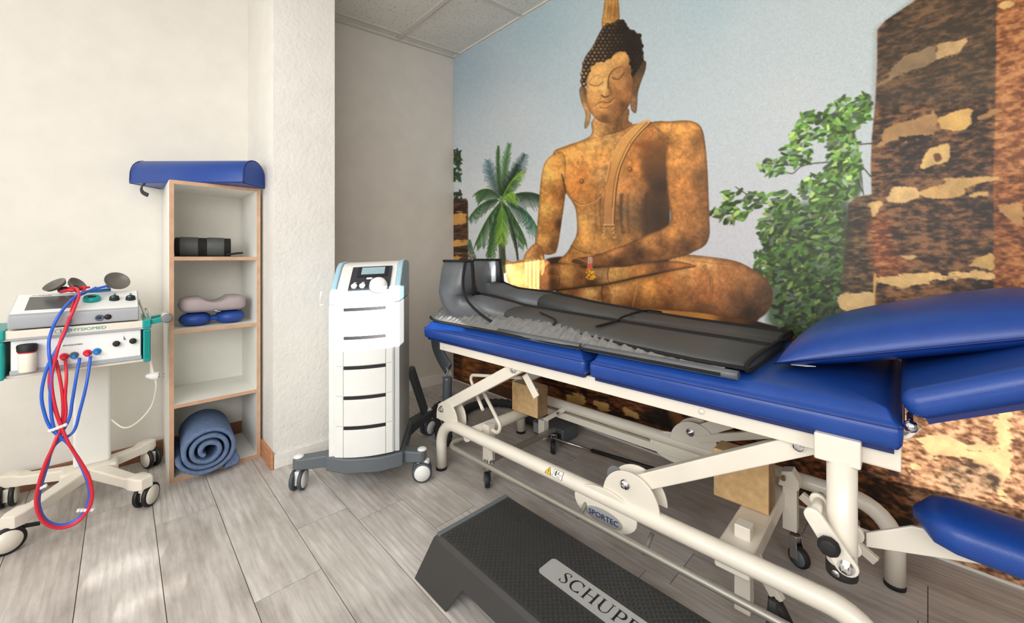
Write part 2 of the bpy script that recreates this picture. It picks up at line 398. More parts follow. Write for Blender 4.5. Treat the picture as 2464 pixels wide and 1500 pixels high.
    blobs = ((1762, 497, 42, 40, 60), (1725, 512, 18, 10, 12), (1815, 480, 24, 22, 22), (1862, 400, 36, 22, 34), (1915, 373, 40, 26, 46), (1968, 303, 50, 38, 90), (1931, 332, 32, 20, 34),
             (2030, 283, 46, 46, 120), (2080, 262, 22, 36, 60), (2030, 386, 42, 70, 190), (1989, 456, 62, 40, 150), (1878, 489, 40, 28, 50),
             (1907, 551, 82, 60, 260), (1989, 551, 48, 70, 210), (1886, 634, 74, 60, 260), (1968, 654, 66, 70, 260), (1948, 737, 86, 66, 330), (1960, 790, 86, 20, 110))
    for (cx, cy, rx, ry, n) in blobs:
        for i in range(n):
            a = rs.rand()*6.28; r = math.sqrt(rs.rand())
            x, y = cx+rx*r*math.cos(a), cy+ry*r*math.sin(a)
            if x > 2096: continue
            sh = np.clip(1.2-(y-240)/760, .42, 1)*(.42+1.0*rs.rand()**1.2)
            g = np.array((100, 146, 62)) if rs.rand() < .8 else np.array((160, 188, 100))
            if rs.rand() < .12: g = np.array((128, 150, 128))
            leaf(x, y, rs.randn()*.55-.35, 7+rs.rand()*6, 3+rs.rand()*2, g*sh)
    # ---- stone pillars on the right
    sl, m, d = pmask([(2042, 490), (2060, 474), (2110, 466), (2130, 820), (2022, 820), (2022, 700), (2034, 600)], 1.6, False)
    laterite(sl, m, (40, 32, 24), (84, 64, 44), (130, 102, 68))
    fill([(2030, 520), (2050, 500), (2046, 620), (2028, 700)], (54, 52, 34), 6, .5)
    patch([(2022, 712), (2092, 705), (2104, 730), (2096, 752), (2050, 754), (2024, 744)], (216, 182, 126), 5)
    sl, m, d = pmask([(2111, 72), (2130, 50), (2192, 8), (2240, -30), (2310, -90), (2404, -160), (2406, -695), (2795, -695), (2795, 1490), (2010, 1490), (2108, 1100), (2107, 800), (2106, 600), (2098, 480), (2095, 400), (2098, 330), (2106, 250), (2111, 150)], 1.6, False)
    laterite(sl, m, (36, 26, 18), (90, 60, 38), (144, 100, 62))
    # cooler and greyer upper shaft
    sl, m, d = pmask([(2111, 72), (2192, 8), (2310, -90), (2404, -160), (2398, 240), (2300, 250), (2104, 260)], 14, False)
    blend(sl, m*.45, (98, 86, 68))
    # warm faces on the right and low down
    sl, m, d = pmask([(2404, -695), (2795, -695), (2795, 420), (2390, 420), (2396, 220)], 2, False)
    laterite(sl, m, (122, 70, 36), (176, 112, 64), (208, 148, 94), .5)
    sl, m, d = pmask([(2390, 420), (2795, 420), (2795, 900), (2392, 900)], 2, False)
    laterite(sl, m, (84, 44, 20), (148, 84, 40), (192, 128, 70), .6)
    sl, m, d = pmask([(2092, 530), (2140, 528), (2150, 600), (2190, 640), (2150, 668), (2104, 660)], 16)
    laterite(sl, m*.85, (116, 58, 28), (172, 98, 52), (206, 140, 84), .5)
    sl, m, d = pmask([(2150, 1000), (2200, 960), (2795, 900), (2795, 1490), (2260, 1490), (2200, 1250), (2130, 1100)], 18, False)
    laterite(sl, m, (92, 64, 46), (170, 124, 90), (214, 172, 134), .8)
    # cast shadow of the table base, painted dark into the print
    sl, m, d = pmask([(2070, 1040), (2140, 1090), (2180, 1190), (2230, 1400), (2060, 1400)], 10, False)
    laterite(sl, m*.8, (28, 16, 10), (74, 42, 22), (128, 78, 42))
    Z7 = lambda q: [(2000+.28*x, .28*y) for x, y in q]
    Z8 = lambda q: [(2000+.28*x, 400+.28*y) for x, y in q]
    patch(Z7([(400, 740), (490, 660), (540, 570), (700, 450), (890, 420), (890, 540), (750, 580), (600, 640), (450, 720)]), (146, 120, 88))
    patch(Z7([(920, 410), (980, 360), (1150, 340), (1130, 420), (1050, 470), (910, 510)]), (196, 162, 112), 6)
    patch(Z7([(400, 1250), (500, 1100), (820, 990), (910, 970), (900, 1120), (840, 1160), (520, 1210)]), (172, 132, 84))
    patch(Z7([(940, 1000), (1190, 940), (1200, 1040), (1130, 1110), (950, 1100)]), (218, 174, 102), 6)
    patch(Z7([(1260, 1000), (1450, 940), (1440, 980), (1280, 1030)]), (176, 130, 78), 6)
    patch(Z7([(770, 1450), (830, 1290), (910, 1260), (1010, 1240), (1020, 1350), (960, 1400), (880, 1420)]), (226, 186, 118), 3)
    fill(Z7([(880, 1330), (930, 1320), (950, 1370), (900, 1390)]), (110, 66, 36), 2)
    patch(Z7([(1450, 30), (1560, 10), (1560, 60), (1470, 80)]), (222, 180, 116), 6)
    patch(Z8([(480, 270), (540, 190), (720, 180), (750, 250), (700, 290), (580, 320), (500, 300)]), (226, 186, 124), 4)
    patch(Z8([(770, 210), (960, 150), (980, 100), (1380, 100), (1400, 130), (1160, 190), (1150, 250), (900, 290), (800, 250)]), (214, 170, 106), 6)
    patch(Z8([(1180, 235), (1330, 225), (1330, 260), (1200, 265)]), (214, 170, 104), 4)
    patch(Z8([(330, 310), (440, 320), (400, 400), (350, 440)]), (218, 178, 116), 4)
    patch(Z8([(600, 765), (740, 770), (700, 800), (630, 790)]), (214, 170, 116), 4)
    patch(Z8([(420, 950), (880, 920), (1000, 930), (1250, 890), (1380, 920), (1380, 970), (1100, 960), (880, 990), (720, 1020), (560, 1050), (440, 1000)]), (226, 184, 120), 6)
    patch(Z8([(1190, 850), (1320, 760), (1390, 760), (1390, 890), (1300, 880)]), (206, 166, 98), 5)
    patch(Z8([(480, 1290), (620, 1220), (680, 1280), (540, 1340)]), (208, 168, 98), 6)
    patch(Z8([(1430, 330), (1640, 320), (1650, 470), (1560, 480), (1480, 440)]), (196, 146, 86), 10)
    patch(Z8([(1420, 1170), (1640, 1150), (1650, 1230), (1430, 1230)]), (222, 182, 124), 6)
    fill(Z8([(362, 960), (385, 925), (392, 1000), (380, 1100), (378, 1350), (345, 1362), (360, 1200)]), (216, 168, 98), 1.5, .9)
    for q in ([(2210, 1060), (2260, 1050), (2340, 1075), (2420, 1090), (2400, 1130), (2320, 1110), (2230, 1090)], [(2398, 980), (2428, 980), (2434, 1080), (2412, 1190), (2400, 1180)],
              [(2185, 1120), (2205, 1118), (2210, 1138), (2190, 1140)], [(2480, 1080), (2560, 1060), (2600, 1100), (2500, 1120)]):
        patch(q, (222, 184, 134), 16)
    sl, m, d = pmask([(2270, 1130), (2330, 1110), (2400, 1130), (2400, 1180), (2290, 1190)], 8)
    laterite(sl, m*.7, (66, 56, 48), (122, 100, 80), (190, 156, 122))
    # ================= the seated stone figure =================
    def stone(pts, ctl, soft=1.1, edge=9, dark=(70, 44, 24), ea=.55, tex=1.):
        sl, m, d = pmask(pts, soft)
        c = idw(sl, ctl)
        c = c*(1.07+.40*tex*(n_m[sl]-.5)+.20*tex*(n_l[sl]-.5)+.24*tex*(n_f[sl]-.5)+.34*tex*(n_s[sl]-.5))[..., None]
        e = np.clip(1-d/edge, 0, 1)**1.6*ea
        c = c*(1-e[..., None])+np.array(dark, np.float32)*e[..., None]
        blend(sl, m, c)
    A1, A2, A3, A4, A5 = (232, 176, 98), (206, 142, 72), (178, 112, 56), (122, 78, 44), (66, 46, 32)
    fill([(1302, 642), (1345, 632), (1600, 632), (1700, 640), (1840, 700), (1830, 762), (1790, 776), (1600, 766), (1400, 745), (1340, 705)], (70, 46, 30), 1.5)
    # plinth
    fill([(1380, 720), (1410, 729), (1740, 750), (1797, 767), (1872, 787), (1875, 812), (1740, 800), (1620, 800), (1400, 800)],
         [(1400, 745, (176, 104, 66)), (1560, 762, (200, 138, 76)), (1700, 775, (206, 138, 66)), (1750, 775, (96, 60, 34)), (1840, 785, (40, 30, 24))], 1, sm=False)
    # dark gap behind lap
    fill([(1308, 628), (1345, 618), (1420, 620), (1600, 615), (1640, 640), (1400, 660), (1310, 650)], (62, 44, 32), 2)
    # knee on the left, lit
    stone([(1216, 628), (1234, 631), (1262, 625), (1318, 628), (1320, 645), (1302, 660), (1304, 702), (1271, 698), (1243, 692), (1222, 680)],
          [(1225, 650, (244, 206, 140)), (1245, 640, (206, 136, 78)), (1240, 675, (240, 196, 120)), (1295, 640, (150, 92, 50)), (1300, 680, (228, 180, 110))], tex=.7, ea=.3)
    # lower leg and far thigh
    stone([(1342, 703), (1359, 696), (1416, 689), (1464, 683), (1527, 671), (1598, 654), (1612, 620), (1646, 613), (1697, 617), (1768, 628), (1811, 648), (1845, 673), (1859, 702), (1856, 733), (1839, 759), (1811, 770), (1754, 765), (1683, 753), (1569, 745), (1456, 740), (1404, 736), (1370, 716)],
          [(1380, 706, (150, 96, 56)), (1425, 705, (206, 160, 96)), (1450, 712, (120, 76, 42)), (1480, 700, (200, 146, 82)), (1560, 690, (206, 140, 70)), (1520, 735, (110, 68, 36)), (1600, 680, (188, 116, 58)),
           (1640, 635, (216, 160, 96)), (1700, 630, (208, 156, 96)), (1690, 660, (186, 118, 66)), (1700, 710, (150, 90, 50)), (1750, 660, (176, 114, 64)), (1800, 670, (160, 108, 62)), (1780, 720, (96, 62, 38)), (1840, 710, (74, 52, 34)), (1800, 755, (44, 32, 24)), (1690, 745, (84, 54, 32)), (1600, 735, (110, 68, 36))], edge=14, ea=.6)
    for q in ([(1690, 640), (1708, 670), (1708, 710), (1688, 748)], [(1696, 640), (1714, 672), (1713, 712), (1694, 748)]):
        stroke(q, (112, 70, 40), 2, 2, .7)
    stroke([(1410, 692), (1416, 712), (1408, 735)], (226, 190, 130), 2, 2, .6)
    stroke([(1450, 690), (1448, 712), (1456, 738)], (70, 44, 26), 5, 3, .6)
    stroke([(1468, 690), (1476, 712), (1472, 738)], (232, 196, 140), 3, 2, .5)
    stroke([(1532, 672), (1530, 700), (1522, 740)], (222, 170, 104), 2.5, 2, .5)
    stroke([(1650, 625), (1720, 634), (1780, 640)], (120, 80, 44), 1.6, 1.2, .6)
    # crossing foot
    stone([(1316, 639), (1325, 635), (1382, 634), (1410, 645), (1461, 642), (1541, 634), (1626, 629), (1666, 637), (1673, 641), (1626, 649), (1541, 665), (1464, 683), (1416, 689), (1359, 696), (1302, 700), (1299, 660)],
          [(1320, 660, (140, 86, 50)), (1362, 660, (216, 156, 86)), (1330, 685, (90, 58, 34)), (1400, 665, (120, 76, 46)), (1445, 655, (170, 128, 86)), (1480, 655, (206, 154, 84)), (1540, 650, (176, 116, 62)), (1590, 640, (110, 70, 44)), (1640, 640, (190, 116, 62)), (1420, 682, (60, 40, 26))], edge=8, ea=.65)
    stroke([(1318, 660), (1345, 662), (1344, 690)], (66, 44, 28), 2.4, 2, .6)
    stroke([(1464, 646), (1462, 664), (1466, 682)], (60, 40, 26), 3, 2, .6)
    stroke([(1302, 700), (1359, 697), (1416, 690), (1464, 684), (1541, 666), (1626, 650), (1672, 642)], (46, 30, 20), 3, 2, .8)
    # torso
    stone([(1429, 286), (1508, 262), (1512, 290), (1522, 299), (1566, 294), (1612, 310), (1612, 480), (1606, 560), (1570, 600), (1555, 632), (1450, 642), (1352, 634), (1346, 626), (1364, 608), (1376, 588), (1388, 560), (1386, 510), (1378, 488), (1366, 470), (1352, 440), (1330, 372), (1360, 352), (1400, 338), (1424, 322)],
          [(1470, 330, (226, 172, 104)), (1420, 350, (234, 176, 98)), (1360, 380, (226, 160, 84)), (1400, 420, (206, 132, 66)), (1450, 380, (216, 150, 80)), (1450, 420, (196, 146, 92)), (1390, 455, (196, 122, 58)), (1420, 475, (168, 108, 56)),
           (1530, 400, (216, 138, 68)), (1500, 450, (200, 132, 72)), (1560, 350, (170, 104, 54)), (1530, 350, (196, 126, 66)), (1580, 340, (206, 138, 74)), (1590, 400, (96, 66, 42)), (1590, 450, (62, 46, 34)), (1560, 430, (120, 78, 46)), (1570, 500, (70, 50, 36)), (1590, 540, (58, 42, 30)),
           (1430, 520, (186, 132, 76)), (1400, 530, (216, 160, 88)), (1400, 580, (212, 150, 78)), (1370, 618, (190, 128, 70)), (1470, 500, (176, 118, 66)), (1500, 510, (110, 86, 62)), (1530, 520, (104, 76, 54)), (1440, 580, (190, 134, 72)), (1500, 580, (156, 106, 60)), (1540, 580, (150, 102, 58)), (1440, 610, (180, 124, 68))], edge=10, ea=.5)
    for x, w, a in ((1446, 5, .5), (1496, 9, .6), (1512, 6, .45), (1434, 4, .35), (1556, 12, .6)):
        stroke([(x, 470), (x-2, 510), (x+2, 560)], (64, 50, 40), w, w*.4, a, 3)
    # sash
    fill([(1540, 294), (1566, 294), (1520, 350), (1492, 420), (1482, 480), (1478, 540), (1454, 542), (1458, 440), (1470, 380), (1500, 330)],
         [(1540, 305, (228, 170, 98)), (1490, 370, (226, 166, 92)), (1472, 440, (206, 142, 80)), (1466, 520, (190, 134, 82))], 1.2, .85)
    stroke([(1566, 295), (1525, 340), (1495, 400), (1484, 450), (1480, 500), (1478, 542)], (74, 44, 24), 2.6, 2.2, .9)
    stroke([(1562, 294), (1521, 340), (1491, 400), (1480, 450), (1476, 500), (1474, 540)], (236, 184, 112), 1.8, 1.4, .8)
    stroke([(1558, 294), (1517, 340), (1488, 400), (1477, 450), (1473, 500)], (84, 50, 28), 1.6, 1.4, .8)
    stroke([(1540, 296), (1500, 330), (1472, 380), (1462, 420), (1456, 455), (1440, 478), (1415, 492), (1395, 494), (1382, 486)], (232, 180, 108), 2.2, 2, .85)
    stroke([(1470, 390), (1460, 440), (1442, 474), (1416, 489), (1396, 491), (1382, 482)], (104, 62, 34), 1.5, 1.3, .7)
    stroke([(1456, 456), (1452, 500), (1451, 542)], (110, 72, 44), 1.8, 1.6, .7)
    for s_, x0 in ((-1, 1458), (1, 1474)):
        stroke([(x0, 541), (x0+s_*5, 547), (x0, 552), (x0+s_*5, 558), (x0+s_*1, 562), (x0+s_*9, 568), (x0+s_*5, 573), (x0+s_*2, 570)], (236, 190, 124), 2.4, 2, .95, .8)
        stroke([(x0+2, 543), (x0+s_*5+2, 549), (x0+2, 554), (x0+s_*5+2, 560), (x0+s_*1+2, 564), (x0+s_*9+2, 570)], (86, 58, 36), 1.4, 1.2, .7, .8)
    stroke([(1452, 541), (1478, 541)], (226, 180, 116), 2.4, 2.4, .9); stroke([(1452, 545), (1478, 545)], (80, 52, 30), 1.8, 1.8, .8)
    stroke([(1374, 592), (1400, 606), (1440, 612), (1475, 606)], (96, 62, 36), 2, 1.6, .7)
    for x, y in ((1400, 437), (1516, 408)):
        leaf(x, y, 0, 7, 7, (150, 88, 44), .7); leaf(x, y, 0, 4, 4, (96, 54, 28), .8); leaf(x-1, y-1, 0, 2, 2, (238, 190, 124), .9)
    # shadow of arm on right chest
    fill([(1520, 345), (1560, 338), (1604, 334), (1606, 480), (1612, 540), (1560, 590), (1540, 520), (1560, 450), (1540, 400), (1545, 365)],
         [(1540, 350, (140, 86, 46)), (1580, 380, (104, 70, 42)), (1590, 450, (58, 44, 34)), (1580, 520, (56, 42, 32)), (1555, 500, (80, 58, 40))], 7, .75)
    # arm on the left with hand
    stone([(1341, 367), (1318, 382), (1307, 403), (1301, 438), (1297, 485), (1294, 529), (1291, 567), (1288, 588), (1300, 606), (1308, 612), (1329, 612), (1341, 598), (1352, 529), (1361, 462), (1358, 440), (1362, 400), (1356, 370)],
          [(1325, 390, (228, 164, 88)), (1315, 420, (240, 190, 104)), (1308, 500, (240, 186, 100)), (1320, 480, (216, 148, 76)), (1340, 470, (190, 120, 58)), (1352, 470, (104, 66, 38)), (1345, 540, (70, 46, 30)), (1325, 545, (196, 128, 66)), (1310, 580, (226, 164, 92)), (1330, 590, (120, 78, 44)), (1340, 400, (214, 148, 78))], edge=7, ea=.45)
    stroke([(1352, 420), (1359, 450), (1362, 466)], (54, 36, 24), 3, 2, .8)
    stone([(1288, 586), (1268, 605), (1260, 622), (1264, 650), (1306, 650), (1309, 612), (1302, 596)],
          [(1275, 610, (226, 160, 92)), (1300, 615, (150, 96, 56)), (1270, 640, (236, 180, 104)), (1295, 640, (206, 146, 84))], edge=6, ea=.4)
    for i, (x, y1) in enumerate(((1266, 684), (1275, 694), (1285, 695), (1294, 690))):
        stroke([(x+1, 628), (x, 655), (x+1, y1)], (250, 214, 140), 9, 6)
        stroke([(x+5, 632), (x+5, 658), (x+4, y1-4)], (176, 112, 60), 1.6, 1.2, .8)
    stroke([(1303, 618), (1308, 640), (1304, 660)], (226, 176, 108), 7, 5)
    # arm on the right with resting hand
    stone([(1567, 295), (1617, 292), (1646, 290), (1669, 293), (1687, 306), (1696, 339), (1702, 403), (1705, 471), (1707, 529), (1707, 567), (1696, 591), (1669, 606), (1649, 615), (1596, 627), (1552, 633), (1508, 642), (1449, 642), (1405, 639), (1376, 631), (1384, 622), (1417, 617), (1449, 609), (1479, 597), (1508, 588), (1552, 567), (1611, 538), (1609, 485), (1603, 421), (1602, 368), (1606, 333), (1590, 320)],
          [(1600, 305, (216, 152, 80)), (1650, 320, (220, 152, 78)), (1630, 380, (214, 144, 74)), (1680, 340, (150, 102, 58)), (1690, 420, (120, 82, 50)), (1640, 450, (206, 134, 68)), (1625, 500, (206, 136, 70)), (1690, 500, (140, 92, 54)), (1665, 540, (200, 132, 72)), (1700, 560, (110, 76, 46)), (1620, 560, (206, 138, 74)), (1650, 595, (96, 62, 38)), (1600, 590, (128, 82, 46)), (1560, 580, (206, 140, 78)), (1540, 615, (66, 44, 30)), (1480, 605, (196, 130, 74)), (1490, 630, (60, 40, 28)), (1420, 625, (150, 96, 56)), (1400, 632, (96, 60, 38))], edge=9, ea=.6)
    stroke([(1378, 624), (1390, 622), (1404, 628), (1420, 634)], (196, 134, 82), 3, 2, .8)
    stroke([(1372, 632), (1378, 622), (1390, 619)], (190, 120, 70), 3, 2, .8)
    # cracks
    for k in range(26):
        x, y = [(1640, 360), (1650, 450), (1640, 400), (1640, 520), (1400, 400), (1430, 380), (1690, 690), (1600, 700), (1760, 690)][k % 9]; x += rs.randn()*12; y += rs.randn()*14
        q = [(x, y)]
        for j in range(4): q.append((q[-1][0]+rs.randn()*9, q[-1][1]+rs.randn()*9))
        stroke(q, (118, 70, 38), 1.3, .8, .45, .8)
    # garland
    for dx in (-4, -1.5, 1, 3.5):
        stroke([(1420+dx, 619), (1420+dx*1.2, 636), (1420+dx*1.4, 648)], (240, 214, 208), 1.6, 1.6, .9, .7)
    for i in range(46):
        y = 636+rs.rand()*36; leaf(1420+rs.randn()*(2+(y-636)*.16), y, rs.rand()*3, 2.8, 2.2, (226, 90, 70) if y < 648 else [(236, 170, 40), (206, 120, 24), (246, 200, 70)][rs.randint(3)])
    # neck, ears, face, hair
    stone([(1424, 300), (1429, 286), (1440, 280), (1508, 258), (1510, 288), (1521, 300), (1490, 318), (1450, 328), (1412, 338), (1428, 318)],
          [(1440, 300, (206, 152, 92)), (1470, 305, (150, 106, 64)), (1490, 300, (96, 66, 42)), (1440, 325, (226, 172, 104)), (1505, 300, (150, 100, 58))], edge=5, ea=.3)
    stroke([(1428, 318), (1450, 330), (1480, 326), (1515, 306)], (150, 100, 56), 1.6, 1.4, .7)
    stone([(1553, 147), (1553, 168), (1543, 196), (1535, 224), (1532, 266), (1526, 272), (1518, 260), (1516, 224), (1519, 182), (1530, 150)],
          [(1545, 160, (74, 56, 40)), (1535, 200, (104, 76, 52)), (1525, 250, (140, 104, 76)), (1525, 190, (80, 58, 40))], edge=4, ea=.6)
    stone([(1394, 218), (1399, 208), (1409, 212), (1414, 238), (1421, 266), (1419, 294), (1410, 309), (1406, 304), (1409, 274), (1399, 246)],
          [(1398, 225, (176, 140, 96)), (1408, 225, (60, 44, 34)), (1412, 260, (196, 146, 90)), (1411, 300, (150, 120, 80))], edge=3, ea=.6)
    stone([(1412, 190), (1416, 171), (1427, 152), (1447, 145), (1466, 139), (1483, 125), (1500, 121), (1513, 132), (1520, 157), (1524, 190), (1519, 241), (1506, 264), (1486, 285), (1472, 295), (1450, 295), (1430, 282), (1417, 262), (1411, 238)],
          [(1430, 175, (230, 176, 104)), (1460, 160, (236, 184, 110)), (1490, 140, (222, 164, 96)), (1440, 190, (234, 180, 108)), (1425, 220, (226, 170, 102)), (1455, 210, (246, 200, 124)), (1440, 240, (224, 164, 96)), (1430, 262, (176, 120, 70)), (1450, 262, (214, 152, 88)), (1480, 180, (190, 134, 80)), (1490, 210, (200, 140, 82)), (1475, 215, (150, 98, 56)), (1500, 230, (160, 104, 60)), (1512, 170, (120, 80, 50)), (1515, 210, (104, 70, 46)), (1480, 260, (136, 88, 52)), (1455, 285, (96, 64, 42)), (1500, 255, (90, 60, 40))], edge=6, ea=.4, tex=.6)
    stroke([(1418, 200), (1425, 187), (1440, 181), (1452, 187)], (180, 120, 66), 1.8, 1.4, .8)
    stroke([(1420, 203), (1434, 207), (1446, 202), (1452, 196)], (120, 76, 42), 2.2, 1.8, .85)
    stroke([(1422, 198), (1434, 193), (1448, 193)], (244, 200, 128), 2.2, 1.6, .6)
    stroke([(1463, 212), (1464, 192), (1469, 177), (1480, 166), (1497, 160)], (96, 60, 34), 3.4, 1.8, .85)
    stroke([(1474, 187), (1484, 191), (1494, 186), (1502, 175)], (84, 52, 32), 2.4, 2, .85)
    stroke([(1476, 182), (1486, 180), (1497, 172)], (226, 168, 100), 3.4, 2, .6)
    stroke([(1455, 190), (1455, 210), (1453, 226)], (250, 206, 132), 5, 6, .6, 2)
    stroke([(1448, 230), (1456, 234), (1466, 230)], (76, 46, 28), 3.4, 2.6, .85)
    stroke([(1466, 200), (1468, 216), (1470, 228)], (120, 76, 44), 6, 4, .6, 2.5)
    stroke([(1432, 256), (1440, 248), (1450, 245), (1462, 247), (1478, 237)], (110, 66, 38), 2.4, 1.8, .9)
    stroke([(1440, 252), (1456, 256), (1470, 250), (1478, 240)], (226, 160, 96), 4, 2.4, .8)
    stroke([(1444, 258), (1458, 260), (1472, 252)], (110, 68, 40), 1.8, 1.4, .8)
    stroke([(1428, 262), (1434, 255), (1440, 250)], (244, 212, 160), 1.6, 1.2, .8)
    stroke([(1446, 234), (1440, 244)], (150, 96, 56), 1.4, 1.2, .7)
    # topknot flame and curled hair
    stone([(1451, 70), (1448, 53), (1451, 31), (1458, -20), (1470, -60), (1484, -20), (1490, 20), (1489, 52), (1470, 66)],
          [(1456, 30, (206, 160, 88)), (1470, 20, (190, 136, 66)), (1482, 30, (130, 88, 48)), (1470, 55, (170, 122, 66)), (1468, -30, (196, 146, 80))], edge=5, ea=.5)
    for x in (1462, 1470, 1478):
        stroke([(x, -20), (x+2, 10), (x-1, 45)], (110, 74, 40), 1.8, 1.2, .6)
    hair = [(1452, 64), (1436, 92), (1427, 112), (1410, 134), (1402, 157), (1399, 182), (1399, 204), (1406, 210), (1412, 190), (1416, 171), (1427, 154), (1447, 147), (1466, 141), (1483, 127), (1500, 123), (1511, 132), (1517, 157), (1522, 190), (1530, 175), (1548, 146), (1546, 118), (1542, 90), (1528, 76), (1511, 67), (1506, 55), (1492, 47), (1470, 58)]
    sl, m, d = fill(hair, (72, 56, 43), 1.2)
    P = np.array(smooth(hair)); row = 0; y = 52.
    while y < 212:
        x = 1396+(row % 2)*5
        while x < 1552:
            c, j = False, len(P)-1
            for i in range(len(P)):
                if (P[i, 1] > y) != (P[j, 1] > y) and x < (P[j, 0]-P[i, 0])*(y-P[i, 1])/(P[j, 1]-P[i, 1])+P[i, 0]: c = not c
                j = i
            if c:
                f = np.clip((1545-x)/150, .25, 1)*(.8+.4*rs.rand())
                leaf(x, y, 0, 5.2, 5.2, (34, 26, 22)); leaf(x-.8, y-.9, 0, 3.9, 3.7, np.array((138, 108, 80))*f); leaf(x-1.6, y-1.8, 0, 1.9, 1.7, np.array((204, 168, 126))*f)
            x += 10.2
        y += 8.4; row += 1
    img *= (1+.05*(n_f-.5))[..., None]
    return np.clip(img, 0, 255)/255.
# ------------------------------------------------------------------ room shell
XW, YB, X0, Y0R = 2.043, 2.830, -1.60, -1.66
PX0, PX1, PY = .540, .838, 2.262                   # the pillar
def ceil_z(x): return 2.767-.0845*(XW-x)
# floor: planks with their own seams; attribute 'plank' drives tone and grain offset
def floor():
    mb = MB(); cols = []; rr = random.Random(5); PW = .1953; gap = .0011
    known = {0: 2.365, 1: 2.101, 2: 1.423, 3: 1.696, 5: 1.331, 6: .66, 7: .578, 8: 1.306, 4: .30, -1: 1.0}
    for k in range(-8, 12):
        xa = -.1015+k*PW; xb = xa+PW
        if xa > XW+.02: break
        y = known.get(k, rr.uniform(0, 1.28)); L = 1.285
        while y > Y0R: y -= L
        while y < YB+.02:
            a, b = max(y, Y0R-.05), min(y+L, YB+.02)
            mb.box(max(xa+gap, X0-.05), a+gap, -.02, min(xb-gap, XW+.03), b-gap, 0)
            cols.append((rr.random(), rr.random(), rr.random(), 1)); y += L
    mb.box(X0-.05, Y0R-.05, -.03, XW+.03, YB+.02, -.0022, m=1)
    m = bpy.data.materials.new('plank_floor'); m.use_nodes = True; nt = m.node_tree; N = nt.nodes; L = nt.links; b = N['Principled BSDF']
    tc = N.new('ShaderNodeTexCoord'); at = N.new('ShaderNodeAttribute'); at.attribute_name = 'plank'
    off = N.new('ShaderNodeVectorMath'); off.operation = 'SCALE'; off.inputs[3].default_value = 7
    L.new(at.outputs['Color'], off.inputs[0])
    ad = N.new('ShaderNodeVectorMath'); ad.operation = 'ADD'; L.new(tc.outputs['Object'], ad.inputs[0]); L.new(off.outputs[0], ad.inputs[1])
    def noise(sc, s3, det=4, rough=.5, dist=0):
        mp = N.new('ShaderNodeMapping'); mp.inputs['Scale'].default_value = s3; L.new(ad.outputs[0], mp.inputs[0])
        n = N.new('ShaderNodeTexNoise'); n.inputs['Scale'].default_value = sc; n.inputs['Detail'].default_value = det; n.inputs['Roughness'].default_value = rough; n.inputs['Distortion'].default_value = dist
        L.new(mp.outputs[0], n.inputs['Vector']); return n.outputs[0], mp
    cloud, _ = noise(6.5, (1, .5, 1), 6, .6); fine, _ = noise(60, (1, .08, 1), 5, .65); grain, _ = noise(34, (1, .12, 1), 5, .6, .4)
    wv = N.new('ShaderNodeTexWave'); wv.wave_type = 'BANDS'; wv.bands_direction = 'X'; wv.inputs['Scale'].default_value = 13; wv.inputs['Distortion'].default_value = 9; wv.inputs['Detail'].default_value = 2; wv.inputs['Detail Scale'].default_value = .9
    mp = N.new('ShaderNodeMapping'); mp.inputs['Scale'].default_value = (1, .16, 1); L.new(ad.outputs[0], mp.inputs[0]); L.new(mp.outputs[0], wv.inputs['Vector'])
    def ramp(src, stops):
        r = N.new('ShaderNodeValToRGB'); e = r.color_ramp.elements
        e[0].position, e[1].position = stops[0][0], stops[-1][0]; e[0].color = (*srgb(stops[0][1]), 1); e[1].color = (*srgb(stops[-1][1]), 1)
        for p, c in stops[1:-1]:
            q = e.new(p); q.color = (*srgb(c), 1)
        L.new(src, r.inputs[0]); return r.outputs[0]
    def mix(mode, f, a, bb):
        x = N.new('ShaderNodeMix'); x.data_type = 'RGBA'; x.blend_type = mode
        if isinstance(f, float): x.inputs[0].default_value = f
        else: L.new(f, x.inputs[0])
        for i, q in ((6, a), (7, bb)):
            if isinstance(q, tuple): x.inputs[i].default_value = (*srgb(q), 1)
            else: L.new(q, x.inputs[i])
        return x.outputs[2]
    base = ramp(cloud, [(.3, (182, 176, 171)), (.5, (208, 204, 200)), (.7, (224, 221, 218))])
    c = mix('MULTIPLY', .45, base, ramp(fine, [(.3, (176, 170, 164)), (.62, (255, 255, 255))]))
    c = mix('MULTIPLY', .24, c, ramp(grain, [(.34, (176, 170, 164)), (.56, (255, 255, 255))]))
    sep = N.new('ShaderNodeSeparateColor'); L.new(at.outputs['Color'], sep.inputs[0])
    wf = N.new('ShaderNodeMath'); wf.operation = 'MULTIPLY'; wf.inputs[1].default_value = .24; L.new(sep.outputs[1], wf.inputs[0])
    c = mix('MULTIPLY', wf.outputs[0], c, ramp(wv.outputs[0], [(.0, (120, 112, 104)), (.22, (225, 220, 214)), (1., (255, 255, 255))]))
    c = mix('MULTIPLY', .5, c, ramp(sep.outputs[0], [(0., (222, 218, 214)), (1., (255, 255, 255))]))
    L.new(c, b.inputs['Base Color']); b.inputs['Roughness'].default_value = .42; b.inputs['Specular IOR Level'].default_value = .4
    bp = N.new('ShaderNodeBump'); bp.inputs['Strength'].default_value = .16; bp.inputs['Distance'].default_value = .002; L.new(grain, bp.inputs['Height']); L.new(bp.outputs[0], b.inputs['Normal'])
    gm = mat('seam_dark', (74, 68, 62), .8)
    o = mb.build('floor', [m, gm], fix=False); struct(o)
    me = o.data; ca = me.color_attributes.new('plank', 'FLOAT_COLOR', 'CORNER'); arr = []
    for c_ in cols: arr += list(c_)*24
    arr += [0, 0, 0, 1]*24
    ca.data.foreach_set('color', arr)
floor()
def wallbox(name, x0, y0, z0, x1, y1, z1, m):
    return struct(Bx(x0, y0, z0, x1, y1, z1).build(name, m))
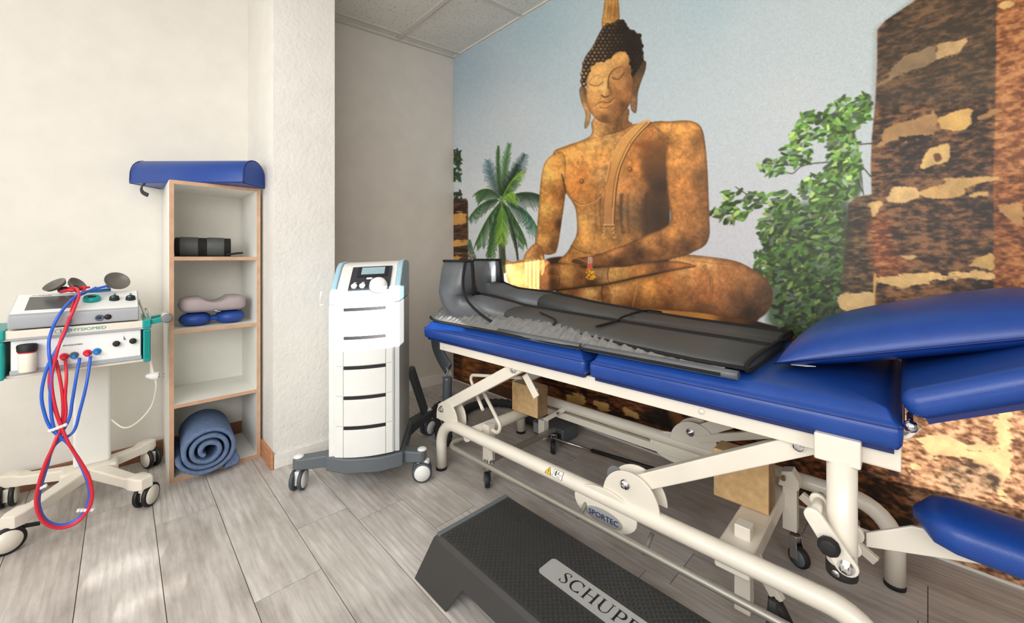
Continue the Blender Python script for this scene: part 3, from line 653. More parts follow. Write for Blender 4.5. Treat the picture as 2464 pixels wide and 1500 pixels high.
HT = 2.85
wallbox('wall_back', X0-.1, YB, -.03, PX0+.05, YB+.1, HT, 'plaster')
wallbox('wall_niche', PX0+.05, YB, -.03, XW+.1, YB+.1, HT, 'plaster_grey')
wallbox('wall_right', XW, Y0R-.1, -.03, XW+.1, YB, HT, 'plaster')
wallbox('pillar', PX0, PY, 0, PX1, YB, HT-.1, 'plaster_rough')
# wall with openings: rectangles left free between solid blocks
def pierced(name, axis, at, th, u0, u1, z0, z1, holes, m):
    mb = MB(); us = sorted({u0, u1, *[h[0] for h in holes], *[h[1] for h in holes]}); zs = sorted({z0, z1, *[h[2] for h in holes], *[h[3] for h in holes]})
    for a, b in zip(us, us[1:]):
        for c, d in zip(zs, zs[1:]):
            if any(h[0] <= a and b <= h[1] and h[2] <= c and d <= h[3] for h in holes): continue
            if axis == 'x': mb.box(at, a, c, at+th, b, d)
            else: mb.box(a, at, c, b, at+th, d)
    return struct(mb.build(name, m, fix=False))
pierced('wall_left', 'x', X0-.1, .1, Y0R-.1, YB, -.03, HT, [(-.75, 1.45, .8, 2.3)], 'plaster')
SUNGAPS = [(-.20, .17, .98, 1.265), (.24, .37, 1.03, 1.10), (.66, .71, 1.25, 1.375), (1.09, 1.22, 1.13, 1.39), (1.58, 1.72, .40, .78), (-.965, -.745, .352, .370), (-.84, -.65, .330, .347)]  # unseen openings, added and sized to throw the sun patches and floor streaks
pierced('wall_front', 'y', Y0R-.1, .1, X0-.1, XW, -.03, HT, SUNGAPS, 'plaster_tan')
mb = MB()
for y0, y1, z0, z1 in ((-.75, 1.45, .8, .86), (-.75, 1.45, 2.24, 2.3), (-.75, -.69, .86, 2.24), (1.39, 1.45, .86, 2.24), (.32, .38, .86, 2.24)):
    mb.box(X0-.08, y0, z0, X0-.02, y1, z1)
struct(mb.build('window_1', 'glass_frame', fix=False))
# ceiling of mineral tiles, falling slightly away from the picture wall
def ceiling():
    mb = MB(); a, b = X0-.1, XW+.1
    mb.add([(a, Y0R-.1, ceil_z(a)), (b, Y0R-.1, ceil_z(b)), (b, YB+.1, ceil_z(b)), (a, YB+.1, ceil_z(a)),
            (a, Y0R-.1, ceil_z(a)+.03), (b, Y0R-.1, ceil_z(b)+.03), (b, YB+.1, ceil_z(b)+.03), (a, YB+.1, ceil_z(a)+.03)],
           [(0, 3, 2, 1), (4, 5, 6, 7), (0, 1, 5, 4), (1, 2, 6, 5), (2, 3, 7, 6), (3, 0, 4, 7)])
    m = mat('mineral_tile', (228, 225, 218), .95, bump=.35, bscale=160, var=.03, vscale=6, spec=.1)
    nt = m.node_tree; N = nt.nodes; L = nt.links; bs = N['Principled BSDF']
    tc = N.new('ShaderNodeTexCoord'); vo = N.new('ShaderNodeTexVoronoi'); vo.inputs['Scale'].default_value = 95; vo.inputs['Randomness'].default_value = 1
    mp = N.new('ShaderNodeMapping'); mp.inputs['Scale'].default_value = (1, .7, 1); mp.inputs['Rotation'].default_value = (0, 0, .7); L.new(tc.outputs['Object'], mp.inputs[0]); L.new(mp.outputs[0], vo.inputs['Vector'])
    no = N.new('ShaderNodeTexNoise'); no.inputs['Scale'].default_value = 70; L.new(tc.outputs['Object'], no.inputs['Vector'])
    s = N.new('ShaderNodeMath'); s.operation = 'ADD'; L.new(vo.outputs['Distance'], s.inputs[0]); L.new(no.outputs[0], s.inputs[1])
    r = N.new('ShaderNodeValToRGB'); r.color_ramp.elements[0].position = .60; r.color_ramp.elements[1].position = .74
    r.color_ramp.elements[0].color = (*srgb((150, 142, 134)), 1); r.color_ramp.elements[1].color = (1, 1, 1, 1); L.new(s.outputs[0], r.inputs[0])
    x = N.new('ShaderNodeMix'); x.data_type = 'RGBA'; x.blend_type = 'MULTIPLY'; x.inputs[0].default_value = .8
    old = bs.inputs['Base Color'].links[0].from_socket; L.new(old, x.inputs[6]); L.new(r.outputs[0], x.inputs[7]); L.new(x.outputs[2], bs.inputs['Base Color'])
    struct(mb.build('ceiling', m))
ceiling()
def strip(name, p, q, w_, h, m='grid_white'): struct(MB().beam(p, q, w_, h).build(name, m))
n = 0
for x in (1.505, .880, .255, -.370, -.995):
    n += 1; strip('trim_%d' % n, (x, Y0R, ceil_z(x)-.003), (x, YB, ceil_z(x)-.003), .026, .012)
for y in (2.0, .75, -.50):
    n += 1; strip('trim_%d' % n, (X0, y, ceil_z(X0)-.002), (XW, y, ceil_z(XW)-.002), .026, .011)
n += 1; strip('trim_%d' % n, (PX1, YB-.012, ceil_z(PX1)-.004), (XW, YB-.012, ceil_z(XW)-.004), .024, .024)
n += 1; strip('trim_%d' % n, (PX1, YB-.092, ceil_z(PX1)-.003), (XW, YB-.092, ceil_z(XW)-.003), .026, .012)
n += 1; strip('trim_%d' % n, (XW-.008, Y0R, ceil_z(XW)-.004), (XW-.008, YB, ceil_z(XW)-.004), .012, .014, 'white_trim')
def bb(name, x0, y0, x1, y1, h, m): struct(Bx(x0, y0, 0, x1, y1, h).build(name, m, bevel=.003, seg=2))
bb('baseboard_niche', PX1, YB-.016, XW-.10, YB, .085, 'white_trim')
bb('baseboard_pillar', PX0+.002, PY-.014, PX1, PY, .07, 'plaster_rough')
bb('baseboard_side', PX0-.013, PY-.012, PX0, YB-.016, .085, 'wood_base')
bb('baseboard_back', X0, YB-.015, PX0-.013, YB, .085, 'brown_base')
# ------------------------------------------------------------------ printed picture on the right wall
def mural():
    img = paint_mural(); st = .0031
    ys = np.arange(-.62, YB-.001, st); zs = np.arange(.012, ceil_z(XW)-.012, st)
    YY, ZZ = np.meshgrid(ys, zs, indexing='ij'); xw = XW-.003
    ca, sa = math.cos(YAW), math.sin(YAW)
    r = xw*ca-YY*sa; f = np.maximum(xw*sa+YY*ca, .2)
    px, py = 1232+FPX*r/f, 620-FPX*(ZZ-CAM_H)/f
    Hh, W = img.shape[:2]
    px = np.where(px > 2780, 2780-np.minimum((px-2780) % 700, 700-(px-2780) % 700), px)
    py = np.where(py < -690, -690+np.minimum((-690-py) % 400, 400-(-690-py) % 400), py); py = np.where(py > 1485, 1485-np.minimum((py-1485) % 400, 400-(py-1485) % 400), py)
    u = np.clip((px-MX0)*MS-.5, 0, W-1.01); v = np.clip((py-MY0)*MS-.5, 0, Hh-1.01)
    iu, iv = u.astype(int), v.astype(int); tu, tv = (u-iu)[..., None], (v-iv)[..., None]
    c = (img[iv, iu]*(1-tu)+img[iv, iu+1]*tu)*(1-tv)+(img[iv+1, iu]*(1-tu)+img[iv+1, iu+1]*tu)*tv
    lin = np.where(c <= .04045, c/12.92, ((c+.055)/1.055)**2.4)
    n, k = YY.shape; vt = np.stack([np.full(YY.size, xw), YY.ravel(), ZZ.ravel()], 1).astype(np.float32)
    back = vt.copy(); 
    idx = np.arange(n*k).reshape(n, k)
    q = np.stack([idx[:-1, :-1], idx[:-1, 1:], idx[1:, 1:], idx[1:, :-1]], -1).reshape(-1, 4)
    me = bpy.data.meshes.new('photo_mural'); me.vertices.add(len(vt)); me.vertices.foreach_set('co', vt.ravel())
    me.loops.add(q.size); me.loops.foreach_set('vertex_index', q.ravel().astype(np.int32))
    me.polygons.add(len(q)); me.polygons.foreach_set('loop_start', np.arange(0, q.size, 4, dtype=np.int32)); me.update(calc_edges=True)
    at = me.color_attributes.new('print', 'FLOAT_COLOR', 'POINT')
    at.data.foreach_set('color', np.concatenate([lin.reshape(-1, 3), np.ones((n*k, 1))], 1).astype(np.float32).ravel())
    m = bpy.data.materials.new('printed_paper'); m.use_nodes = True; nt = m.node_tree; N = nt.nodes; L = nt.links; b = N['Principled BSDF']
    a = N.new('ShaderNodeAttribute'); a.attribute_name = 'print'
    tc = N.new('ShaderNodeTexCoord'); no = N.new('ShaderNodeTexNoise'); no.inputs['Scale'].default_value = 190; no.inputs['Detail'].default_value = 3; L.new(tc.outputs['Object'], no.inputs['Vector'])
    rp = N.new('ShaderNodeValToRGB'); rp.color_ramp.elements[0].position = .3; rp.color_ramp.elements[1].position = .7
    rp.color_ramp.elements[0].color = (.86, .86, .86, 1); rp.color_ramp.elements[1].color = (1.1, 1.1, 1.1, 1); L.new(no.outputs[0], rp.inputs[0])
    x = N.new('ShaderNodeMix'); x.data_type = 'RGBA'; x.blend_type = 'MULTIPLY'; x.inputs[0].default_value = .6
    L.new(a.outputs['Color'], x.inputs[6]); L.new(rp.outputs[0], x.inputs[7])
    L.new(x.outputs[2], b.inputs['Base Color']); b.inputs['Roughness'].default_value = .42; b.inputs['Specular IOR Level'].default_value = .35
    me.materials.append(m)
    o = bpy.data.objects.new('photo_mural', me); COL.objects.link(o)
    tag(o, 'photo mural of a seated stone statue, palm and ruined pillars on the wall', 'mural')
mural()
# ------------------------------------------------------------------ bookcase in the alcove and what stands on it
def bookcase():
    x0, x1, y0, y1, H = .158, .525, 2.447, 2.812, 1.412; t = .017; ft = .0016
    r = thing('bookcase', 'tall narrow white open bookcase with beech edges standing in the alcove', 'bookcase', (x0, y0, 0))
    W, D = x1-x0, y1-y0
    def board(name, a, m='board'):
        mb = Bx(*a); o = mb.build(name, [m, 'edge'], r, fix=False)
        o.data.polygons[2].material_index = 1            # the banded front edge
        return o
    board('side_panel', (0, 0, 0, t, D, H)); board('side_panel', (W-t, 0, 0, W, D, H))
    board('top_panel', (t, 0, H-t, W-t, D, H)); board('bottom_panel', (t, 0, 0, W-t, D, t+.002))
    for z in (1.036, .692, .343): board('shelf', (t, .001, z, W-t, D, z+.017))
    Bx(t, D-.008, .36, W-t, D-.001, .692).build('back_panel', 'board', r)
bookcase()
def bolster():
    r = thing('bolster_cushion', 'blue vinyl half-round bolster lying on top of the bookcase', 'cushion', (.285, 2.570, 1.413), math.radians(-45))
    L, W, h = .57, .17, .125; prof = []
    for k in range(15):
        a = PI*k/14; prof.append((W/2*math.cos(a)*(1 if abs(math.cos(a)) < .99 else 1), .018+(h-.018)*math.sin(a)**.75))
    prof = [(W/2, .0)]+prof+[(-W/2, .0)]
    mb = MB(); secs = [[(x, y*s, z*s2) for y, z in prof] for x, s, s2 in ((-L/2, .93, .95), (-L/2+.012, 1, 1), (L/2-.012, 1, 1), (L/2, .95, .97))]
    mb.loft(secs, s=False)
    mb.build('cover', 'blue_vinyl', r, bevel=.008, seg=3)
    for x in (-L/2+.006, L/2-.006): MB().tube([(x, y, z) for y, z in prof], .0022, 6, closed=True).build('piping', 'blue_seam', r)
    mb = MB(); mb.tube(spline([(-L/2+.06, -.06, .002), (-L/2+.055, -.075, -.02), (-L/2+.07, -.085, -.045), (-L/2+.10, -.088, -.06)]), .010, 6, sq=.25)
    mb.build('strap', 'hose_cloth', r)
bolster()
def cuff():
    r = thing('rolled_cuff', 'black and grey rolled cuff lying on the upper bookcase shelf', 'cuff', (.318, 2.60, 1.0545), math.radians(-8))
    def roll(x0, x1, ra, name, m):
        mb = MB(); secs = []
        for x, k in ((x0, .985), (x0+.004, 1), (x1-.004, 1), (x1, .985)):
            secs.append([(x, ra*1.25*k*math.cos(a)*(1+.04*math.sin(3*a)), ra*.0+ra*k*(1+math.sin(a)*(1+.03*math.cos(2*a)))) for a in [2*PI*i/22 for i in range(22)]])
        mb.loft(secs); return mb.build(name, m, r)
    roll(-.128, .10, .049, 'roll', 'black_cloth')
    for a, b in ((-.108, -.035), (.0, .072)): roll(a, b, .0505, 'grey_panel', 'charcoal')
    mb = MB(); mb.beam((.09, -.05, .012), (.145, -.07, .020), .05, .008); mb.build('loose_end', 'black_cloth', r)
cuff()
def cushions():
    r = thing('inflatable_cushion', 'blue inflatable ring cushion squeezed under the taupe pillow', 'cushion', (.338, 2.565, .7095))
    for s in (-1, 1):
        mb = MB(); mb.lathe([(.001, .0)]+[(.066*math.cos(a)**.6, .032+.032*math.sin(a)) for a in np.linspace(-1.4, 1.4, 13)]+[(.001, .064)], (s*.072, -.02*s*0, 0), n=26)
        mb.build('air_chamber', 'seat_blue', r)
    Bx(-.03, -.03, .02, .03, .03, .042).build('valve_bridge', 'seat_blue', r, bevel=.008)
    r = thing('face_pillow', 'taupe vinyl face pillow with a dip, resting on the blue cushion', 'pillow', (.34, 2.58, .7745))
    mb = MB(); secs = []; W = .285
    for i in range(25):
        u = -1+2*i/24; x = u*W/2; dip = .028*max(0, 1-(u/.42)**2)**1.2
        e = (1-abs(u)**8)**.5*.94+.06 if abs(u) < 1 else .06
        q = []
        for k in range(24):
            a = 2*PI*k/24; cy, cz = math.cos(a), math.sin(a)
            y = .088*e*math.copysign(abs(cy)**.5, cy); z = .040+.040*e*math.copysign(abs(cz)**.6, cz)
            if cz > 0: z -= dip*cz**.7
            q.append((x, y, z))
        secs.append(q)
    mb.loft(secs); mb.build('cover', 'taupe', r)
    MB().tube([(-.01, -.089, .012), (.01, -.093, .004), (.02, -.09, .002)], .003, 6).build('zip_pull', 'steel', r)
cushions()
def towel():
    o = MB(); rr = random.Random(3)
    cx, cz, y0, y1 = .0, .121, -.015, .30
    turns = 3.1; N = 120; R0, R1 = .022, .110; th = .020
    def spiral(off):
        p = []
        for i in range(N+1):
            t = i/N; a = -2.2-turns*2*PI*t; R = R0+(R1-R0)*t**.9+off
            p.append((cx+R*1.04*math.cos(a), cz+R*math.sin(a)*(1.0 if math.sin(a) > 0 else .98)))
        return p
    outer, inner = spiral(th/2-.0006), spiral(-th/2)
    ring = outer+inner[::-1]; K = len(ring); secs = []
    for j, (y, sc) in enumerate(((y0-.006, .6), (y0-.002, .9), (y0+.006, 1.), (.06, 1.), (.13, .99), (.2, 1.), (y1-.006, 1.), (y1, .8))):
        mid = [((outer[i][0]+inner[i][0])/2, (outer[i][1]+inner[i][1])/2) for i in range(N+1)]; mid = mid+mid[::-1]
        bulge = [.022*(1-(i/N))**1.5 for i in range(N+1)]; bulge = bulge+bulge[::-1]
        secs.append([(m_[0]+(p[0]-m_[0])*sc, y-(bulge[i] if j < 3 else 0)+.002*math.sin(i*.7), m_[1]+(p[1]-m_[1])*sc) for i, (p, m_) in enumerate(zip(ring, mid))])
    o.loft(secs, cap=False)
    # end caps as strips between the two edges of the cloth
    for q, flip in ((secs[0], False), (secs[-1], True)):
        vs = list(q); o.add(vs, [(i, i+1, K-2-i, K-1-i) for i in range(N)], 0, True)
    r = thing('rolled_blanket', 'rolled blue fleece blanket in the bottom compartment of the bookcase', 'blanket', (.293, 2.385, .020), math.radians(-3))
    o.build('roll', 'tower_blue', r)
    mb = MB(); mb.prism([(.0, 0), (.075, .006), (.088, .03), (.07, .085), (.04, .10), (.03, .05)], (.060, -.002, .0), (.8, 0, 0), (0, 0, .9), -.16)
    mb.build('loose_corner', 'tower_blue', r, bevel=.008, smooth=True)
towel()
# ------------------------------------------------------------------ twin wheel caster as a part with wheel sub-parts
def caster(par, x, y, yaw, r=.047, w=.042, top=.105, tyre='black', hub='cream', fork='cream', twin=True, brake=False, name='caster'):
    c, s = math.cos(yaw), math.sin(yaw)                # roll direction (c, s), axle direction (-s, c)
    P = lambda a, b, z: (x+a*c-b*s, y+a*s+b*c, z)
    ax = Vector((-s, c, 0)); mb = MB()
    o = P(-.018, 0, 0)
    if twin:
        mb.beam(P(-.018, 0, r*.55), P(-.018, 0, top-.012), w*.42, r*.9, up=(c, s, 0))
        mb.lathe([(.016, 0), (.016, .02)], P(0, 0, top-.02), (0, 0, 1), 14)
    else:
        for b in (-1, 1): mb.beam(P(-.012, b*w*.62, r*.8), P(-.004, b*w*.5, top-.008), .004, r*.8, up=(c, s, 0))
        mb.lathe([(w*.62, 0), (w*.62, .008)], P(-.004, 0, top-.01), (0, 0, 1), 14)
    f = mb.build(name, fork, par, bevel=.002, seg=2)
    def wheel(b0, hubs):
        m2 = MB(); ww = w*.34 if twin else w*.8
        m2.lathe([(r*.60, -ww/2), (r*.93, -ww/2), (r, -ww/4), (r, ww/4), (r*.93, ww/2), (r*.60, ww/2)], Vector(P(-.018, 0, r))+ax*b0, ax, 26)
        m2.build('wheel', tyre, f)
        m3 = MB()
        for q in hubs:
            m3.lathe([(r*.80, -.001), (r*.78, .002), (.001, .0026)], Vector(P(-.018, 0, r))+ax*(b0+q*ww/2), ax*q, 24)
        m3.build('hub_cap', hub, f)
    if twin:
        wheel(-w*.36, (-1,)); wheel(w*.36, (1,))
    else: wheel(0, (-1, 1))
    if brake: MB().beam(P(.02, 0, r*1.55), P(.06, 0, r*1.3), .02, .008).build('brake_pedal', tyre, f)
    return f
# ------------------------------------------------------------------ electrotherapy trolley at the left
TX, TY = -.10, 2.53
def trolley():
    r = thing('equipment_trolley', 'cream wheeled trolley with teal end caps standing left of the bookcase', 'trolley', (TX, TY, 0))
    L = lambda x, y, z: (x-TX, y-TY, z)
    MB().box(*L(-.152, 2.565, .135), *L(-.035, 2.635, .735)).build('column', 'board', r, bevel=.012)
    hub = (-.100, 2.575); mb = MB()
    mb.prism([(-.09, -.05), (.09, -.05), (.09, .06), (-.09, .06)], L(hub[0], hub[1], .085), (1, 0, 0), (0, 1, 0), .052)
    mb.build('base_hub', 'cream', r, bevel=.015)
    legs = ((-.278, 2.285, .25), (.064, 2.285, -2.2), (.098, 2.728, 2.0), (-.345, 2.716, 1.5))
    for i, (x, y, a) in enumerate(legs):
        mb = MB(); d = Vector((x-hub[0], y-hub[1], 0)).normalized(); p = Vector((hub[0], hub[1], 0))+d*.05; q = Vector((x, y, 0)); n_ = Vector((-d.y, d.x, 0))
        secs = []
        for t, w_, zt, zb in ((0, .056, .134, .090), (.72, .046, .124, .084), (.80, .056, .130, .084), (.86, .062, .134, .084), (1.0, .062, .134, .086), (1.09, .042, .132, .088)):
            c = p+(q-p)*t; secs.append([L(*(c+n_*(w_/2*a_)+Vector((0, 0, zz)))) for a_, zz in ((-1, zb), (1, zb), (1, zt-.004), (.8, zt), (-.8, zt), (-1, zt-.004))])
        mb.loft(secs, s=False); leg = mb.build('leg', 'cream', r, bevel=.006, seg=2)
        caster(r, x-TX, y-TY, a, .047, .046, .09, 'black', 'cream', 'cream', brake=(i == 0))
    # shelf and end caps
    MB().box(*L(-.312, 2.285, .756), *L(.084, 2.56, .786)).build('tray', 'cream', r, bevel=.004)
    MB().box(*L(-.312, 2.283, .750), *L(.084, 2.56, .757)).build('tray_strip', 'device_grey', r)
    MB().box(*L(-.30, 2.30, .612), *L(.07, 2.56, .6235)).build('lower_shelf', 'cream', r, bevel=.003)
    for x0, x1 in ((-.350, -.300), (.064, .088)):
        mb = MB().box(*L(x0, 2.278, .612), *L(x1, 2.56, .748)); o = mb.build('end_cap', 'teal', r, bevel=.006)
        mb = MB()
        for k in range(3): 
            xx = x0+(x1-x0)*(.25+.25*k); mb.box(*L(xx-.0015, 2.2755, .63), *L(xx+.0015, 2.279, .742))
        mb.build('ribs', 'teal', o)
        MB().box(*L(x0-.002, 2.278, .752), *L(x1+.002, 2.56, .79)).build('corner_block', 'teal', r, bevel=.006)
    for s, xb in ((1, .088), (-1, -.35)):
        mb = MB()
        for y in (2.30, 2.42): hb = MB().beam(L(xb-.01*s, y, .775), L(xb+.055*s, y, .785), .02, .024, up=(0, 1, 0)).build('handle_bracket', 'teal', r, bevel=.004)
        MB().tube([L(xb+.052*s, 2.285, .788), L(xb+.052*s, 2.44, .788)], .0155, 18).build('handle_bar', 'cream', r)
        MB().lathe([(.019, 0), (.020, .012), (.012, .016), (.001, .016)], L(xb+.052*s, 2.288, .788), (0, -1, 0), 18).build('handle_cap', 'grey_print', r)
    F = lambda x, z: frame4(L(x, 2.2842, z), (1, 0, .0), (0, 0, 1))
    text('lettering', 'PHYSIOMED', .016, 'teal_print', r, F(-.098, .7715), sx=1.25)
    mb = MB()
    for k in range(3): mb.box(*L(-.168+k*.009, 2.2838, .765), *L(-.163+k*.009, 2.2846, .777))
    mb.tube([L(-.160+.022*math.cos(a), 2.2845, .771+.009*math.sin(a)) for a in np.linspace(0, 2*PI, 25)[:-1]], .0008, 5, closed=True); mb.build('emblem', 'teal_print', r)
trolley()
def vacuum_unit():
    L = lambda x, y, z: (x-TX, y-TY, z)
    r = thing('vacuum_unit', 'white vacuum therapy unit with jar and four hose sockets on the lower trolley shelf', 'medical device', (TX, TY, 0))
    MB().box(*L(-.288, 2.296, .6245), *L(.058, 2.55, .749)).build('housing', 'device_white', r, bevel=.004)
    MB().box(*L(-.290, 2.290, .6240), *L(.060, 2.50, .641)).build('bottom_strip', 'device_grey', r, bevel=.003)
    j = MB().lathe([(.001, 0), (.020, 0), (.022, .004), (.022, .066), (.020, .070)], L(-.246, 2.270, .636), (0, 0, 1), 26).build('jar', 'jar', r)
    MB().lathe([(.023, 0), (.023, .003)], L(-.246, 2.270, .706), (0, 0, 1), 26).build('jar_ring', 'red_cap', j)
    MB().lathe([(.025, 0), (.0265, .02), (.024, .027), (.001, .029)], L(-.246, 2.270, .709), (0, 0, 1), 12, s=False).build('jar_lid', 'rubber', j, bevel=.003)
    MB().lathe([(.001, 0), (.0185, 0), (.0185, .022), (.001, .022)], L(-.246, 2.270, .6395), (0, 0, 1), 20).build('liquid', 'cream', j)
    for x, z, m in ((-.158, .672, 'red_cap'), (-.1325, .673, 'slate'), (-.097, .676, 'red_cap'), (-.071, .678, 'blue_cap')):
        s = MB().lathe([(.0125, -.004), (.0125, .004), (.009, .005)], L(x, 2.296, z), (0, -1, 0), 20).build('socket', m, r)
        MB().lathe([(.0075, 0), (.007, .016), (.004, .02)], L(x, 2.293, z), (0, -1, -.5), 14).build('connector', 'red_cap' if m == 'red_cap' and x < -.11 else 'blue_cap' if m != 'red_cap' else 'red_cap', s)
    for x, z in ((-.016, .700), (.033, .704)):
        k = MB().lathe([(.0115, -.004), (.0105, .012), (.008, .014), (.001, .014)], L(x, 2.295, z), (0, -1, 0), 20).build('knob', 'rubber', r)
    MB().prism([(0, 0), (.007, 0), (0, .017)], L(.005, 2.2945, .712), (1, 0, 0), (0, 0, 1), .0012).build('level_mark', 'grey_print', r)
    text('lettering', 'PHYSIOMED', .008, 'ink', r, frame4(L(-.135, 2.2953, .7125), (1, 0, 0), (0, 0, 1)), sx=1.2)
vacuum_unit()
def therapy_unit():
    L = lambda x, y, z: (x-TX, y-TY, z)
    r = thing('electrotherapy_unit', 'white electrotherapy unit with grey screen and teal dial on the trolley top', 'medical device', (TX, TY, .787))
    L = lambda x, y, z: (x-TX, y-TY, z-.787)
    x0, x1, yf, yb = -.293, .052, 2.278, 2.475
    zf, zb = .838, .902
    mb = MB(); mb.prism([(yf+.004, .7905), (yf, .800), (yf, zf), (yf+.010, zf+.004), (yb, zb), (yb+.02, zb-.004), (yb+.02, .7905)], L(x0, 0, 0), (0, 1, 0), (0, 0, 1), x1-x0)
    mb.build('housing', 'device_grey', r, bevel=.005)
    n_ = Vector((0, -(zb-zf), yb-yf)).normalized(); uy = Vector((0, yb-yf-.01, zb-zf-.004)).normalized()
    def pt(u, v, h=0): return L(*(Vector((x0+(x1-x0)*u, yf+.010, zf+.004))+uy*(v*.198)+n_*h))
    def plate(name, u0, u1, v0, v1, h, m, par=r, bev=.003):
        o = pt(u0, v0, .0); return MB().prism([(0, 0), ((u1-u0)*(x1-x0), 0), ((u1-u0)*(x1-x0), (v1-v0)*.198), (0, (v1-v0)*.198)], o, (1, 0, 0), uy, h).build(name, m, par, bevel=bev, seg=2)
    plate('front_panel', .01, .99, .03, .985, .002, 'device_white')
    plate('screen', .10, .475, .17, .83, .0032, 'screen', bev=.001)
    text('lettering', 'PHYSIOMED', .008, 'grey_print', r, frame4(pt(.19, .90, .0024), (1, 0, 0), uy), sx=1.2)
    d = MB().lathe([(.026, 0), (.027, .010), (.022, .018), (.015, .018), (.013, .015)], pt(.595, .50, .002), n_, 28).build('dial', 'teal', r)
    MB().lathe([(.0145, 0), (.001, .001)], pt(.595, .50, .0175), n_, 24).build('dial_face', 'rubber', d)
    for u, v in ((.785, .47), (.928, .44)):
        k = MB().lathe([(.017, 0), (.015, .014), (.012, .017), (.001, .017)], pt(u, v, .002), n_, 9, s=False).build('knob', 'rubber', r, bevel=.002, seg=2)
        MB().lathe([(.006, 0), (.004, .003), (.001, .003)], pt(u-.012, v-.04, .018), n_, 12).build('knob_mark', 'teal', k)
        plate('level_mark', u-.008, u+.012, v+.17, v+.36, .0028, 'grey_print', bev=0)
    # sculpted lip with two sockets
    s = MB().lathe([(.0115, 0), (.0125, .004), (.009, .005), (.008, .002), (.001, .002)], L(-.064, yf, .812), (0, -1, 0), 24).build('socket', 'slate', r)
    MB().lathe([(.0045, .002), (.0045, .006), (.001, .006)], L(-.064, yf, .812), (0, -1, 0), 14).build('pin', 'navy', s)
    MB().lathe([(.0105, 0), (.0105, .003), (.001, .004)], L(-.040, yf, .813), (0, -1, 0), 20).build('socket', 'rubber', r)
therapy_unit()
def electrodes():
    def dish(x, y, z, ax, rr, name):
        pr_ = [(.001, 0), (rr*.5, .002), (rr*.85, .008), (rr, .018), (rr*1.02, .022), (rr*.97, .021), (rr*.8, .012), (rr*.4, .006), (.001, .005)]
        return MB().lathe(pr_, (x, y, z), ax, 28).build(name, 'cup', None)
    data = ((-.185, 2.452, .902, (-.35, -.25, .55), .036, 'red_cap', (.03, -.03, .008), 'grey suction electrode with red plug at the left edge of the unit'),
            (-.145, 2.470, .900, (.55, -.35, .5), .032, 'red_cap', (.03, -.025, .018), 'grey suction electrode propped upright in the middle beside red plug'),
            (-.020, 2.462, .901, (.30, -.75, .55), .042, 'blue_cap', (-.055, -.03, .0), 'large grey dish electrode tipped towards the blue plug on the unit'))
    for x, y, z, ax, rr, m, d, lab in data:
        A = Vector(ax).normalized(); lift = rr*math.sqrt(1-A.z**2)
        r = thing('suction_electrode', lab, 'electrode', (x, y, z), group='suction electrodes on the trolley')
        pr_ = [(.001, 0), (rr*.5, .002), (rr*.85, .008), (rr, .018), (rr*1.02, .022), (rr*.97, .021), (rr*.8, .012), (rr*.4, .006), (.001, .005)]
        MB().lathe(pr_, (0, 0, lift+.002), ax, 28).build('cup', 'cup', r)
        MB().lathe([(.012, 0), (.012, .022), (.008, .026)], (-A.x*.012, -A.y*.012, lift-.008), (d[0], d[1], 0.01), 14).build('stem', 'rubber', r)
        MB().tube([(d[0]*.3, d[1]*.3, .010), (d[0], d[1], .008+d[2]), (d[0]*1.6, d[1]*1.8, .008+d[2])], [.0075, .007, .004], 10).build('plug', m, r)
electrodes()
def onY(px, py, y):                                     # where the sight line of a photo point meets the vertical plane y = const
    ca, sa = math.cos(YAW), math.sin(YAW); r = (px-1232)/FPX; u = (620-py)/FPX
    t = y/(-r*sa+ca); return Vector(((r*ca+sa)*t, y, CAM_H+u*t))
